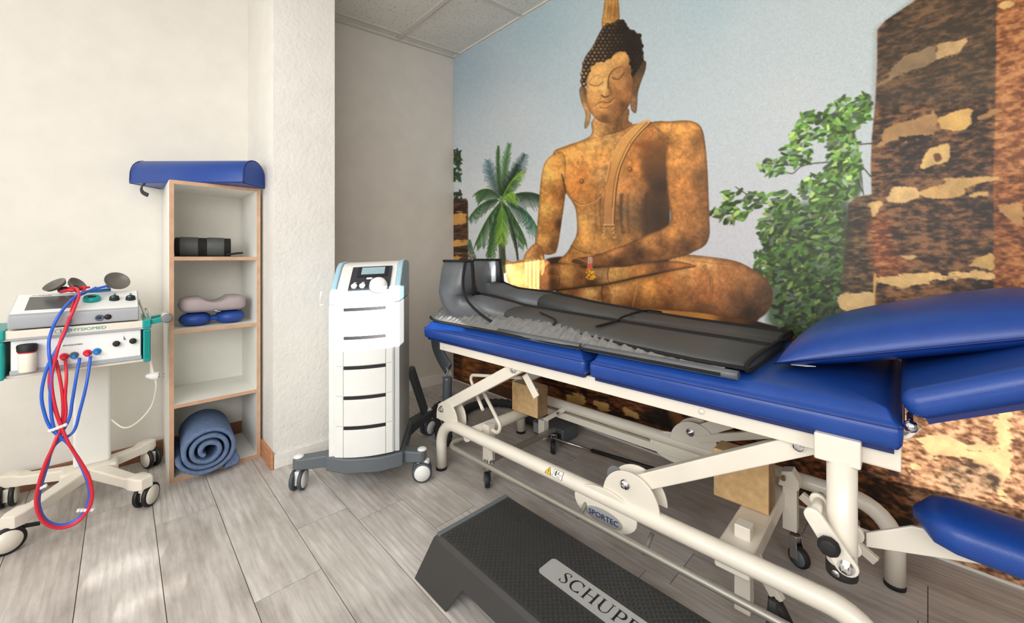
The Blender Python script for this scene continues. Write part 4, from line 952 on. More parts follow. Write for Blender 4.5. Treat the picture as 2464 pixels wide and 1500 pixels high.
def hoses():
    loop = [(166, 1070), (190, 1108), (211, 1150), (219, 1190), (210, 1225), (182, 1256), (142, 1268), (107, 1254), (91, 1220), (93, 1180), (110, 1122), (130, 1072)]
    T = (('red_tube', [(166, 694), (182, 694), (188, 712), (176, 745), (158, 785), (140, 832), (130, 870), (122, 912), (128, 965), (143, 1018)], [(150, 1012), (150, 950), (142, 900), (135, 868)], 'red hose plugged into the red socket nearest the jar'),
         ('red_tube', [(206, 690), (196, 708), (180, 740), (162, 780), (142, 830), (126, 870), (118, 920), (128, 975), (146, 1026)], [(157, 1008), (157, 955), (160, 905), (157, 866)], 'red hose plugged into the dark socket, second from the jar'),
         ('blue_tube', [(232, 692), (205, 712), (184, 744), (164, 784), (142, 832), (115, 884), (101, 946), (108, 995), (126, 1034)], [(165, 1012), (174, 965), (184, 905), (192, 862)], 'blue hose plugged into the second red socket'),
         ('blue_tube', [(262, 688), (222, 698), (186, 712), (146, 756), (123, 808), (121, 850), (127, 900), (124, 960), (133, 1030)], [(176, 1040), (192, 990), (208, 925), (218, 858)], 'blue hose plugged into the blue socket at the right'))
    for i, (m, a, b, lab) in enumerate(T):
        pts = []; off = (.0075, .0025, -.0025, -.0075)[i]
        for k, (x, y) in enumerate(a):
            yy = 2.43 if k == 0 else 2.40 if k == 1 else 2.33 if k == 2 else 2.268 if y < 830 else 2.245
            p = onY(x, y, yy)
            if k < 3: p.z = max(p.z, .905 if k < 2 else .885)
            elif y < 770: p.y -= 0; p.z += .0
            pts.append(p+Vector((off*.3, -abs(off)*.8, 0)))
        for x, y in loop:
            dx, dy = x-155, y-1190; s = 1+off*7; pts.append(onY(155+dx*s, 1190+dy*s if y > 1110 else y, 2.238-off*.9))
        for k, (x, y) in enumerate(b): pts.append(onY(x, y, 2.25 if k < len(b)-1 else 2.276))
        o = MB().tube(spline(pts, 5), .0049, 8).build('suction_hose', m)
        tag(o, lab, 'hose', 'hoses looped in front of the trolley')
    for px, py, a, n, lab in ((139, 1030, -.28, 5, 'white clip on the hoses at the crossing below the trolley'), (206, 1228, .35, 5, 'white clip low on the right side of the hose loop'), (104, 1172, -.3, 2, 'white clip on the left side of the hose loop')):
        p = onY(px, py, 2.236); r = thing('hose_clip', lab, 'clip', p, group='clips on the hoses'); mb = MB(); dx = .0095
        for k in range(n):
            o = (k-(n-1)/2)*dx; mb.lathe([(.0062, -.005), (.0062, .005)], (o*math.cos(a), 0, -o*math.sin(a)), (math.sin(a), 0, math.cos(a)), 10)
        mb.build('clip_rings', 'clip', r)
hoses()
def power_cord():
    r = thing('power_cord', 'white power cord with plug hung over the trolley handle beside the bookcase', 'cord', (0, 0, 0))
    A = [(332, 722, 2.47), (342, 742, 2.42), (352, 772, 2.40), (356, 800, 2.40), (360, 850, 2.40), (367, 890, 2.40), (371, 905, 2.40)]
    B = [(376, 925, 2.41), (366, 975, 2.47), (334, 1014, 2.50), (300, 1030, 2.54), (268, 1010, 2.58), (240, 985, 2.62)]
    C = [(335, 722, 2.44), (350, 760, 2.39), (360, 778, 2.39), (359, 750, 2.41), (352, 742, 2.43), (346, 760, 2.43), (352, 820, 2.41), (362, 870, 2.41), (364, 900, 2.41)]
    MB().tube(spline([onY(*p) for p in A], 6), .0042, 8).build('cable', 'white_cable', r)
    MB().tube(spline([onY(*p) for p in C], 6), .0042, 8).build('cable_loop', 'white_cable', r)
    MB().tube(spline([onY(*p) for p in [(366, 900, 2.41)]+B], 6), .004, 8).build('cable_tail', 'white_cable', r)
    p = onY(366, 905, 2.405); q = onY(380, 914, 2.40)
    pl = MB().lathe([(.006, -.022), (.012, -.012), (.017, .0), (.018, .018), (.016, .022), (.001, .022)], p, (1, -.1, -.15), 18).build('plug', 'clip', r)
    mb = MB()
    for s in (-1, 1): mb.tube([p+Vector((.02, 0, -.003+s*.007)), p+Vector((.042, -.004, -.006+s*.007))], .0022, 8)
    mb.build('prongs', 'steel', pl)
power_cord()
# ------------------------------------------------------------------ drawer cabinet of the therapy tower
def cabinet():
    SH = .045
    r = thing('therapy_tower', 'white wheeled therapy tower with slotted drawers and a round dial on top', 'medical cabinet', (.797, 1.819, 0), math.atan2(-.597, .803))
    Z = lambda u, z: z+SH*(u-.02)
    def prism_u(poly, u0, u1):                             # (v, z) outline swept across u
        mb = MB(); a = [(u0, v, Z(u0, z)) for v, z in poly]; b = [(u1, v, Z(u1, z)) for v, z in poly]; k = len(poly)
        mb.add(a+b, [list(range(k))[::-1], list(range(k, 2*k))]); mb.add(a+b, [(i, (i+1) % k, k+(i+1) % k, k+i) for i in range(k)]); return mb
    core = [(-.030, .160), (-.030, .868), (-.020, .893), (.085, 1.005), (.120, 1.024), (.20, 1.030), (.31, 1.02), (.32, .99), (.32, .16)]
    prism_u(core, -.112, .150).build('body', 'cab_white', r, bevel=.006)
    # bowed front: facing strips and drawers follow a shallow arc in plan
    def bow(u): return -.070+.030*((u-.022)/.150)**2
    def face(name, u0, u1, z0, z1, m, t=.014, push=0., par=r, bev=.002):
        N = 10; mb = MB(); us = [u0+(u1-u0)*i/N for i in range(N+1)]
        f = [[(u, bow(u)-push, Z(u, z0)) for u in us], [(u, bow(u)-push, Z(u, z1)) for u in us], [(u, bow(u)+t, Z(u, z1)) for u in us], [(u, bow(u)+t, Z(u, z0)) for u in us]]
        n = N+1; vs = [p for q in f for p in q]; fs = []
        for a in range(4):
            b = (a+1) % 4; fs += [(a*n+i, a*n+i+1, b*n+i+1, b*n+i) for i in range(N)]
        fs += [(0, n, 2*n, 3*n), (N, 3*n+N, 2*n+N, n+N)]
        mb.add(vs, fs, 0, False); return mb.build(name, m, par, bevel=bev, seg=2)
    zs = (.160, .300, .434, .568, .701, .828)
    face('front_shell', -.112, .150, .158, .866, 'cab_white', .045, -.006)
    for u0, u1 in ((-.105, -.068), (.118, .146)):
        for a, b in zip(zs, zs[1:]): face('front_strip', u0, u1, a+.0012, b-.0012, 'cab_white')
    for a, b in zip(zs, zs[1:]):
        d = face('drawer', -.0655, .1155, a+.0015, b-.016, 'cab_white', .016, .001)
        face('grip_slot', -.066, .1162, b-.0155, b-.001, 'ink', .004, -.0035, d, 0)
    face('upper_fascia', -.105, .146, .8295, .864, 'cab_white')
    # side shells with pale blue shoulders
    for s, u in ((-1, -.112), (1, .150)):
        a, b = (u, u+s*.024)
        low = [(-.036, .156), (-.036, .835), (-.03, .840), (.325, .840), (.325, .156)]
        prism_u(low, min(a, b), max(a, b)).build('side_panel', 'cab_white' if s < 0 else 'alu', r, bevel=.006)
        up = [(-.036, .843), (-.036, .872), (-.026, .897), (.080, 1.010), (.118, 1.030), (.20, 1.036), (.318, 1.024), (.325, .99), (.325, .843)]
        prism_u(up, min(a, b), max(a, b)).build('shoulder', 'ice', r, bevel=.006)
    # sloping control panel
    P0, P1 = Vector((0, -.020, .893)), Vector((0, .085, 1.005)); uy = (P1-P0).normalized(); n_ = Vector((1, 0, 0)).cross(uy)
    def slab(name, u0, u1, a, b, h, m, par=r, base=.004, bev=.003):
        mb = MB(); q = []
        for hh in (base, base+h):
            for u, t in ((u0, a), (u1, a), (u1, b), (u0, b)):
                p = P0+uy*t+n_*hh; q.append((u, p.y, Z(u, p.z)))
        mb.add(q, [(3, 2, 1, 0), (4, 5, 6, 7), (0, 1, 5, 4), (1, 2, 6, 5), (2, 3, 7, 6), (3, 0, 4, 7)]); return mb.build(name, m, par, bevel=bev, seg=2)
    slab('control_panel', -.058, .125, .003, .148, .006, 'panel_black')
    b = slab('screen_bezel', -.030, .108, .082, .144, .004, 'ink', base=.010); slab('screen', -.012, .094, .093, .136, .003, 'screen_blue', b, .0135, .001)
    k = MB().lathe([(.038, 0), (.040, .006), (.036, .022), (.030, .028), (.001, .029)], (.076, P0.y+uy.y*.022+n_.y*.010, Z(.076, P0.z+uy.z*.022+n_.z*.010)), n_, 36).build('dial', 'clip', r)
    MB().lathe([(.042, -.004), (.043, .004), (.040, .006)], (.076, P0.y+uy.y*.022+n_.y*.010, Z(.076, P0.z+uy.z*.022+n_.z*.010)), n_, 36).build('dial_ring', 'slate', k)
    for u in (-.032, .004):
        p = P0+uy*.026+n_*.010; k = MB().lathe([(.0135, 0), (.0135, .007), (.010, .008), (.008, .006), (.001, .006)], (u, p.y, Z(u, p.z)), n_, 22).build('socket', 'clip', r)
        slab('icon', u-.006, u+.006, .046, .050, .001, 'clip', base=.010, bev=0)
    slab('button', .016, .042, .064, .075, .004, 'clip', base=.010, bev=.004)
    for u, t in ((.048, .060), (.092, .066)): slab('icon', u-.003, u+.003, t-.008, t-.003, .001, 'clip', base=.010, bev=0)
    # star base
    def leg(x, y, m='slate', zt=.150):
        mb = MB(); sx = 1 if x > 0 else -1; sy = 1 if y > .2 else -1; c = (sx*.10+.02, .14+sy*.10)
        d = Vector((x-c[0], y-c[1], 0)).normalized(); n2 = Vector((-d.y, d.x, 0)); secs = []
        for t, w_, a, b_ in ((0, .10, .090, .150), (.5, .062, .094, .148), (.9, .058, .096, zt-.004), (1.04, .056, .098, zt-.004), (1.12, .03, .100, zt-.006)):
            p = Vector((c[0], c[1], 0))+(Vector((x, y, 0))-Vector((c[0], c[1], 0)))*t
            secs.append([tuple(p+n2*(w_/2*q)+Vector((0, 0, z))) for q, z in ((-1, a), (1, a), (1, b_), (-1, b_))])
        mb.loft(secs, s=False); return mb.build('leg', m, r, bevel=.007)
    mb = MB(); mb.prism([(-.15, -.035), (-.05, -.075), (.09, -.075), (.19, -.035), (.19, .33), (-.15, .33)], (0, 0, .090), (1, 0, 0), (0, 1, 0), .066); mb.build('base_plate', 'slate', r, bevel=.008)
    for x, y, a, m in ((-.275, 0.0, 1.5, 'slate'), (.272, 0.0, .1, 'slate'), (-.22, .47, .9, 'slate_dark'), (.262, .50, .9, 'slate_dark')):
        l = leg(x, y, m); caster(r, x+(.018*math.cos(a)), y+.018*math.sin(a), a, .046, .048, .1, 'slate_dark', 'clip', 'clip')
        MB().lathe([(.022, 0), (.021, .006), (.014, .010), (.001, .011)], (x, y, .146), (0, 0, 1), 22).build('cap', 'clip', l)
    MB().beam((.18, .335, .44), (.245, .47, .15), .03, .045).build('rear_strut', 'slate_dark', r, bevel=.006)
cabinet()
# ------------------------------------------------------------------ treatment table (local axes: x across towards the mural, y along towards the foot end)
BO, BR = (1.194, .044, 0), math.radians(1.83)
def B2W(c, s, z): return Vector((BO[0]+c*math.cos(BR)-s*math.sin(BR), BO[1]+c*math.sin(BR)+s*math.cos(BR), z))
def table():
    r = thing('treatment_table', 'white steel treatment table with blue padded top beside the mural wall', 'treatment table', BO, BR)
    TZ, FC = .243, .58
    def arch(c):
        p = fillet([(c, .012, .012), (c, .012, TZ), (c, 1.640, TZ), (c, 1.640, .012)], .165, 10)
        t = MB().tube(p, .0265, 22).build('base_tube', 'cream', r)
        for s in (.012, 1.640): MB().lathe([(.027, 0), (.0275, .012), (.0265, .014)], (c, s, 0), (0, 0, 1), 22).build('foot_cap', 'rubber', t)
    arch(0); arch(FC)
    MB().tube([(.0, 1.45, .222), (FC, 1.45, .222)], .028, 20).build('cross_tube', 'cream', r)
    Bx(.01, .285, .185, FC, .375, .243).build('cross_channel', 'cream', r, bevel=.008)
    Bx(FC-.016, .30, .172, FC+.016, 1.46, .206).build('side_bar', 'cream', r, bevel=.004)
    def half(c, s, z, rr, name='hinge_plate', rise=.0, th=.008):
        poly = [(rr, -rise)]+[(rr*math.cos(a), rr*math.sin(a)) for a in np.linspace(0, PI, 19)]+[(-rr, -rise)]
        mb = MB(); mb.prism(poly, (c, s, z), (0, 1, 0), (0, 0, 1), th); return mb.build(name, 'cream', r, bevel=.0025, seg=2)
    half(-.010, .620, .265, .098); half(.046, .620, .265, .098); half(-.004, 1.595, .262, .083, rise=.02); half(.048, 1.595, .262, .083, rise=.02)
    half(FC-.045, .620, .265, .098); half(FC+.01, .620, .265, .098); half(FC-.04, 1.595, .262, .083)
    def disc(c):
        d = MB().prism([(.118*math.cos(a), .066*math.sin(a)) for a in np.linspace(0, 2*PI, 33)[:-1]], (c, .708, .214), (0, 1, 0), (0, 0, 1), .008).build('brand_plate', 'cream', r, bevel=.0025, seg=2)
        return d
    d = disc(-.020); disc(FC-.01)
    e = MB().prism([(.070*math.cos(a), .026*math.sin(a)) for a in np.linspace(0, 2*PI, 33)[:-1]], (-.0205, .708, .186), (0, -1, 0), (0, 0, 1), .002).build('oval_emblem', 'plate_grey', d)
    text('lettering', 'SPORTEC', .025, 'navy', d, frame4((-.0235, .708, .186), (0, -1, 0), (0, 0, 1)), sx=1.08)
    def arm(c, s0, s1):
        z0, z1 = .308, .590; dz = (z1-z0)/(s0-s1); e = .035
        MB().beam((c, s0+e, z0-e*dz), (c, s1-e, z1+e*dz), .036, .050).build('lift_arm', 'cream', r, bevel=.004)
    for c in (.022, FC-.018): arm(c, 1.632, 1.145); arm(c, .635, .170)
    for c in (.54,): MB().beam((c, .60, .30), (c, .34, .40), .02, .03).build('stay_bar', 'cream_dim', r, bevel=.003)
    def bolt(c, s, z, dirn=-1, k=1.):
        MB().lathe([(.016*k, 0), (.016*k, .003*k), (.0125*k, .003*k), (.0125*k, .010*k), (.009*k, .012*k), (.006*k, .012*k), (.006*k, .018*k), (.001, .019*k)], (c, s, z), (dirn, 0, 0), 12, s=False).build('bolt', 'chrome', r)
    bolt(-.010, .635, .320); bolt(-.004, 1.632, .300); bolt(.004, 1.145, .588); bolt(.004, .176, .590); bolt(FC-.045, .632, .318)
    # top frame
    for c in (0.004, .585): Bx(c-.015, -.004, .594, c+.015, 1.640, .640).build('side_rail', 'cream', r, bevel=.003)
    for s in (.02, .70, 1.61): Bx(.0, s-.015, .600, .585, s+.015, .638).build('cross_rail', 'cream', r, bevel=.003)
    Bx(-.055, .058, .592, -.011, .140, .652).build('socket_block', 'cream', r, bevel=.004)
    Bx(-.012, -.004, .596, .02, .062, .654).build('end_bracket', 'cream', r, bevel=.003)
    for s in (1.60, .4): MB().lathe([(.009, 0), (.008, .003), (.001, .004)], (-.011, s, .617), (-1, 0, 0), 12).build('rivet', 'cream', r)
    # pads
    def pad(name, s0, s1, c0=-.045, c1=.70, z0=.645, z1=.734, par=r, b=.028):
        o = Bx(c0, s0, z0, c1, s1, z1).build(name, 'blue_vinyl', par, bevel=b, seg=5)
        mb = MB(); e = .010; q = [(c0+e, s0-.0008), (c1-e, s0-.0008), (c1+.0008, s0+e), (c1+.0008, s1-e), (c1-e, s1+.0008), (c0+e, s1+.0008), (c0-.0008, s1-e), (c0-.0008, s0+e)]
        mb.tube([(x, y, z1-b-.002) for x, y in q], .0016, 6, closed=True); mb.build('seam', 'blue_seam', o)
        return o
    def crowned(name, s0, s1, c0=-.047, c1=.70, z0=.646, z1=.703, crown=.034):
        # upholstered slab: rounded corners, top swelling towards the middle
        NC, NS = 26, 30; mb = MB(); top = []; rim = []
        def outline(u, v): return (c0+(c1-c0)*u, s0+(s1-s0)*v)
        secs = []
        for k, (ins, z) in enumerate(((.020, z0), (.008, z0+.004), (.002, z0+.014), (0, z1-.016), (.003, z1-.005), (.010, z1))):
            q = []; rr = .016
            for (cx, sy, a0) in ((c1-rr, s1-rr, 0), (c0+rr, s1-rr, 90), (c0+rr, s0+rr, 180), (c1-rr, s0+rr, 270)):
                for t in range(6):
                    a = math.radians(a0+18*t); q.append((cx+(rr-ins)*math.cos(a), sy+(rr-ins)*math.sin(a), z))
            secs.append(q)
        mid = ((c0+c1)/2, (s0+s1)/2)
        for t in (.985, .96, .92, .85, .7, .5, .25, .02):
            q = []
            for p in secs[5]:
                dx, dy = p[0]-mid[0], p[1]-mid[1]; hx, hy = (c1-c0)/2, (s1-s0)/2
                ex, ey = min(1, abs(dx)/hx), min(1, abs(dy)/hy); nx, ny = dx/hx*t, dy/hy*t
                q.append((mid[0]+dx*t, mid[1]+dy*t, z1+crown*((1-max(abs(nx), abs(ny))**10)**.5)*(.0+1) if t < .98 else z1+crown*.18))
            secs.append(q)
        mb.loft(secs); o = mb.build(name, 'blue_vinyl', r)
        m2 = MB(); m2.tube([(p[0]+(p[0]-mid[0])*.002, p[1]+(p[1]-mid[1])*.001, z1-.006) for p in secs[3]], .0010, 6, closed=True); m2.build('seam', 'blue_seam', o)
        Bx(c0+.02, s0+.015, .636, c1-.02, s1-.015, .648).build('pad_board', 'blue_seam', o)
        return o
    crowned('leg_pad', .766, 1.732); crowned('seat_pad', -.008, .752)
    # raised head section
    hd = Bx(-.047, -.45, .006, .70, .0, .066).build('head_pad', 'blue_vinyl', r, bevel=.027, seg=5); hd.location = (0, -.024, .708); hd.rotation_euler = (math.radians(-27), 0, 0)
    Bx(-.02, -.43, -.006, .67, -.02, .007).build('head_board', 'blue_seam', hd)
    MB().lathe([(.001, -.013), (.010, -.008), (.013, 0), (.010, .008), (.001, .013)], (-.018, -.018, .699), (0, 1, 0), 20).build('hinge_ball', 'chrome', r)
    MB().tube([(-.012, -.018, .699), (.08, -.018, .697)], .006, 10).build('hinge_pin', 'steel', r)
    MB().tube(fillet([(-.012, .03, .664), (-.012, -.012, .672), (-.012, -.03, .700)], .02), .005, 8).build('hinge_bracket', 'cream', r)
    # lifting frame with casters
    for c, s, z0, z1 in ((.085, 1.385, .10, .272), (.52, 1.415, .055, .16), (.475, .272, .115, .262), (.115, .325, .03, .278)):
        Bx(c-.021, s-.021, z0, c+.021, s+.021, z1).build('caster_post', 'cream', r, bevel=.003)
    for c, s, yaw in ((.06, 1.372, .9), (.525, 1.345, .5), (.473, .262, 1.1)):
        caster(r, c, s, yaw, .034, .026, .104, 'rubber', 'slate', 'steel', False)
    MB().prism([(-.03, 0), (.03, 0), (.02, .05), (-.01, .06), (-.03, .03)], (.45, .275, .262), (0, 1, 0), (0, 0, 1), .05).build('post_bracket', 'cream_dim', r, bevel=.003)
    MB().tube([(.425, .285, .300), (.44, .285, .300)], .008, 12).build('pivot_bolt', 'chrome', r)
    MB().beam((.46, .24, .25), (.43, .05, .14), .018, .026).build('swing_link', 'cream', r, bevel=.003)
    MB().beam((.115, .30, .20), (.10, .235, .115), .022, .030).build('pedal_arm', 'cream', r, bevel=.003)
    MB().tube([(.104, .25, .118), (.088, .215, .072)], .016, 14).build('pedal', 'rubber', r)
    MB().beam((.085, 1.38, .17), (.06, 1.345, .10), .022, .028).build('pedal_arm', 'cream', r, bevel=.003)
    MB().tube([(.075, 1.365, .112), (.05, 1.33, .085)], .013, 12).build('pedal', 'rubber', r)
    MB().beam((.06, 1.384, .100), (.56, 1.372, .100), .024, .024).build('axle_bar', 'grey_tube', r, bevel=.003)
    MB().tube([(.50, 1.40, .082), (.56, 1.13, .068)], .006, 10).build('gas_rod', 'steel', r)
    MB().tube([(.56, 1.13, .068), (.66, .72, .048)], .010, 12).build('gas_cylinder', 'rubber', r)
    MB().beam((.52, 1.41, .155), (.555, 1.30, .235), .014, .024).build('swing_link', 'cream', r, bevel=.002)
    MB().tube([(.535, 1.32, .215), (.522, 1.32, .215)], .007, 10).build('pivot_bolt', 'chrome', r)
    # bent rod handle and dangling lug by the foot-end arm
    MB().tube(fillet([(.11, 1.20, .52), (.11, 1.56, .46), (.11, 1.52, .40), (.06, 1.40, .34)], .03), .008, 10).build('rod_handle', 'cream', r)
    MB().tube(fillet([(.09, 1.43, .41), (.09, 1.31, .28), (.09, 1.33, .24), (.09, 1.40, .252)], .025), .009, 10).build('rod_handle', 'cream', r)
    MB().beam((.055, 1.13, .560), (.055, 1.065, .480), .010, .034).build('lug', 'cream', r, bevel=.004)
    # foot control rail
    p = fillet([(.05, 1.40, .215), (.05, 1.475, .205), (-.085, 1.475, .200), (-.085, .12, .198), (-.085, .05, .198), (.05, .05, .198)], .045, 8)
    MB().tube(p, .0105, 14).build('foot_rail', 'grey_tube', r)
    for s in (.78, .545): MB().tube(fillet([(-.085, s, .198), (-.060, s, .170), (-.01, s, .205)], .01), .007, 8).build('rail_bracket', 'grey_tube', r)
    MB().tube([(-.085, 1.18, .198), (-.05, 1.22, .198)], .010, 12).build('rail_lug', 'steel', r)
    MB().lathe([(.030, -.012), (.034, -.006), (.034, .006), (.030, .012)], (.05, .70, .30), (1, 0, 0), 28).build('cable_wheel', 'grey_print', r)
    MB().beam((-.02, .225, .198), (-.05, .225, .13), .02, .03).build('rail_switch', 'rubber', r, bevel=.004)
    # stickers on the near tube
    R_ = .0272
    def on_tube(s, a): return Vector((-R_*math.cos(a), s, TZ+R_*math.sin(a)))
    def sticker(name, m, s0, s1, a0, a1, tri=False, lift=.0):
        vs = []; N = 6
        for i in range(N+1):
            a = a0+(a1-a0)*i/N; k = (1-i/N) if tri else 1; mid = (s0+s1)/2
            for s in (mid+(s0-mid)*k, mid+(s1-mid)*k):
                p = on_tube(s, a); p.x -= .0004+lift; p.z += .0004+lift; vs.append(p)
        return MB(), vs, N
    def put(name, m, *a, **k):
        mb, vs, N = sticker(name, m, *a, **k); mb.add(vs, [(2*i, 2*i+1, 2*i+3, 2*i+2) for i in range(N)], 0, True); return mb.build(name, m, r, fix=False)
    put('warning_triangle', 'ink', .956, .924, .08, 1.08, tri=True); put('warning_triangle_face', 'yellow', .9525, .9275, .13, .98, tri=True, lift=.0003)
    put('exclamation_mark', 'ink', .9415, .9385, .36, .70, lift=.0006); put('exclamation_dot', 'ink', .9415, .9385, .22, .30, lift=.0006)
    put('pictogram_label', 'ink', .918, .876, .05, 1.1); put('pictogram_label_face', 'sticker', .9165, .8775, .09, 1.06, lift=.0003)
    for s0, s1, a0, a1 in ((.908, .904, .3, .95), (.914, .880, .55, .60), (.900, .886, .25, .31), (.912, .900, .72, .78), (.896, .893, .62, .9), (.910, .900, .40, .46)): put('pictogram_mark', 'ink', s0, s1, a0, a1, lift=.0006)
    # arm support on its post at the head end
    MB().lathe([(.0265, .358), (.0275, .362), (.0275, .60)], (-.032, .092, 0), (0, 0, 1), 26).build('post', 'cream', r)
    MB().lathe([(.0285, .340), (.029, .345), (.029, .366), (.027, .368)], (-.032, .092, 0), (0, 0, 1), 26).build('post_cap', 'rubber', r)
    MB().lathe([(.008, 0), (.007, .002), (.001, .003)], (-.060, .100, .353), (-1, .2, 0), 14).build('cap_screw', 'steel', r)
    link = [(.020*math.cos(a), .020*math.sin(a)) for a in np.linspace(-PI*.5, PI*.5, 10)]
    d = Vector((0, .058, .082)); L_ = d.length
    cap_ = [(x+L_, y) for x, y in link]+[(-x*1.1, y*1.1) for x, y in reversed(link)][::1]
    cap_ = [(L_+.017*math.cos(a), .017*math.sin(a)) for a in np.linspace(-PI/2, PI/2, 10)]+[(-.021*math.cos(a), .021*math.sin(a)) for a in np.linspace(-PI/2, PI/2, 10)]
    cap_ = [(L_+.017*math.cos(a), .017*math.sin(a)) for a in np.linspace(-PI/2, PI/2, 10)]+[(.021*math.cos(a), .021*math.sin(a)) for a in np.linspace(PI/2, 3*PI/2, 10)]
    dn = d.normalized()
    for c in (-.074, .004): MB().prism(cap_, (c, .080, .392), dn, (0, -dn.z, dn.y), -.013).build('clamp_plate', 'cream', r, bevel=.004)
    MB().tube([(-.09, .136, .474), (.02, .136, .474)], .0105, 16).build('clamp_pin', 'cream', r)
    MB().tube([(-.082, .080, .392), (.12, .080, .392)], .011, 16).build('pivot_rod', 'copper', r)
    bolt(-.086, .080, .392, k=.95)
    MB().lathe([(.001, 0), (.016, .002), (.021, .010), (.021, .018), (.014, .024), (.006, .030)], (-.115, .108, .430), (1, 0, 0), 9, s=False).build('clamp_knob', 'rubber', r, bevel=.003)
    br = MB(); br.prism([(.056, .372), (.056, .405), (-.02, .456), (-.10, .470), (-.42, .452), (-.42, .425), (-.16, .436)], (.058, 0, 0), (0, 1, 0), (0, 0, 1), .010); br.build('support_bracket', 'cream', r, bevel=.003)
    MB().prism([(.022*math.cos(a)+.005, .022*math.sin(a)) for a in np.linspace(0, 2*PI, 17)[:-1]], (.056, .075, .392), (0, 1, 0), (0, 0, 1), .016).build('bracket_eye', 'cream', r, bevel=.003)
    secs = []
    for t in np.linspace(0, 1, 15):
        y = -.022-.42*t; k = min(1, (t/.16)) if t < .16 else 1; k = math.sqrt(max(0, 1-(1-k)**2))*.92+.08
        secs.append([(.050+.082*k*math.copysign(abs(math.cos(a))**.6, math.cos(a)), y, .496-.02*t+.036*(k*.8+.2)*math.copysign(abs(math.sin(a))**.65, math.sin(a))) for a in [2*PI*i/28 for i in range(28)]])
    MB().loft(secs).build('arm_pad', 'blue_vinyl', r)
table()
def blocks():
    for (c0, c1, s0, s1, z0, z1, tilt, lab) in ((.325, .405, 1.290, 1.468, .2505, .400, 0, 'lit pale wooden block on the round cross tube at the foot end'),
                                      (.262, .345, .292, .455, .2445, .405, math.radians(0), 'wooden block standing on the cross channel at the head end of the table')):
        r = thing('wooden_block', lab, 'wooden block', B2W((c0+c1)/2, (s0+s1)/2, z0), BR, 'wooden blocks under the treatment table')
        w, d, h = (c1-c0)/2, (s1-s0)/2, z1-z0
        o = Bx(-w, -d, 0, w, d, h).build('block', ['oak', 'oak_end'], r, bevel=.004)
        for f in o.data.polygons:
            if abs(f.normal.y) > .9: f.material_index = 1
        o.rotation_euler = (tilt, 0, 0)
blocks()
# ------------------------------------------------------------------ compression boots
def boot(name, label, leg, foot, toe, panel=None):
    r = thing(name, label, 'compression boot', (BO[0], BO[1], .737), BR, 'compression boots lying on the treatment table')
    dz = .737
    N = 30
    def ring(c0, c1, z0, z1, s, flat=.62, nrm=None):
        q = []
        for k in range(N):
            a = 2*PI*k/N; ca_, sa_ = math.cos(a), math.sin(a)
            x = (c0+c1)/2+(c1-c0)/2*math.copysign(abs(ca_)**.75, ca_)
            z = (z0+z1)/2+(z1-z0)/2*math.copysign(abs(sa_)**flat, sa_)
            q.append(Vector((x, s, z-dz)))
        return q
    secs = [ring(*a) for a in leg]
    # foot: the section turns from upright to level as the sleeve bends at the heel
    hs, hz, R_ = foot['s'], foot['z'], foot['r']
    for t in np.linspace(.12, 1, 7):
        a = PI/2*t; hc = foot['c']; hw = foot['w']+(foot['w0']-foot['w'])*(1-t)**1.3
        cen = Vector((hc+(foot['c0']-hc)*(1-t)**1.3, hs+R_*math.sin(a), hz+R_*(1-math.cos(a))))
        nd = Vector((0, -math.sin(a), math.cos(a))); th = foot['t0']+(foot['t']-foot['t0'])*t
        secs.append([cen+Vector((hw*math.copysign(abs(math.cos(b))**.7, math.cos(b)), 0, -dz))+nd*(th*math.copysign(abs(math.sin(b))**.7, math.sin(b))) for b in [2*PI*k/N for k in range(N)]])
    for z, th, hw in ((hz+R_+.05, foot['t']*1.0, foot['w']*.9), (toe-.04, foot['t']*.99, foot['w']*.72), (toe, foot['t']*.97, foot['w']*.5)):
        secs.append([Vector((foot['c']+hw*math.copysign(abs(math.cos(b))**.7, math.cos(b)), hs+R_-th*math.copysign(abs(math.sin(b))**.7, math.sin(b)), z-dz)) for b in [2*PI*k/N for k in range(N)]])
    q_ = len(leg)-2
    MB().loft(secs[:q_+1]).build('sleeve', 'charcoal', r); MB().loft(secs[q_:]).build('foot', 'charcoal_shine', r)
    def edge(idx, off, rad, nm='binding', k0=0, k1=None):
        MB().tube(spline([q[idx]+Vector(off) for q in secs[k0:k1]], 3), rad, 8).build(nm, 'black_cloth', r)
    top = secs[-1]; MB().tube([p+Vector((0, 0, .001)) for p in top], .006, 8, closed=True).build('toe_binding', 'black_cloth', r)
    MB().tube([p for p in secs[0]], .006, 8, closed=True).build('cuff_binding', 'black_cloth', r)
    edge(N//4, (0, 0, .001), .0085, 'zipper')
    edge(N*3//4, (0, .002, 0), .007, 'sole_binding', len(leg))
    edge(N//2, (-.001, 0, 0), .006, 'side_binding', 0, len(leg)-2)
    if panel: MB().tube(spline(panel, 6), .0065, 8).build('panel_binding', 'black_cloth', r)
    return r, secs
r1, S1 = boot('compression_boot', 'near charcoal compression boot with crumpled silver edge on the blue table', 
    ((.005, .47, .738, .772, .292), (-.01, .46, .738, .780, .42), (.01, .44, .738, .786, .62), (.045, .41, .738, .794, .84), (.078, .37, .738, .806, 1.08), (.078, .315, .738, .822, 1.28), (.045, .245, .738, .855, 1.41)),
    dict(s=1.487, z=.800, r=.078, c=.045, c0=.115, w=.078, w0=.110, t=.097, t0=.064), 1.032, [(.012, 1.470, .295), (-.008, 1.462, .20), (-.018, 1.43, .13), (-.006, 1.37, .075), (.012, 1.30, .035), (.03, 1.22, .008)])
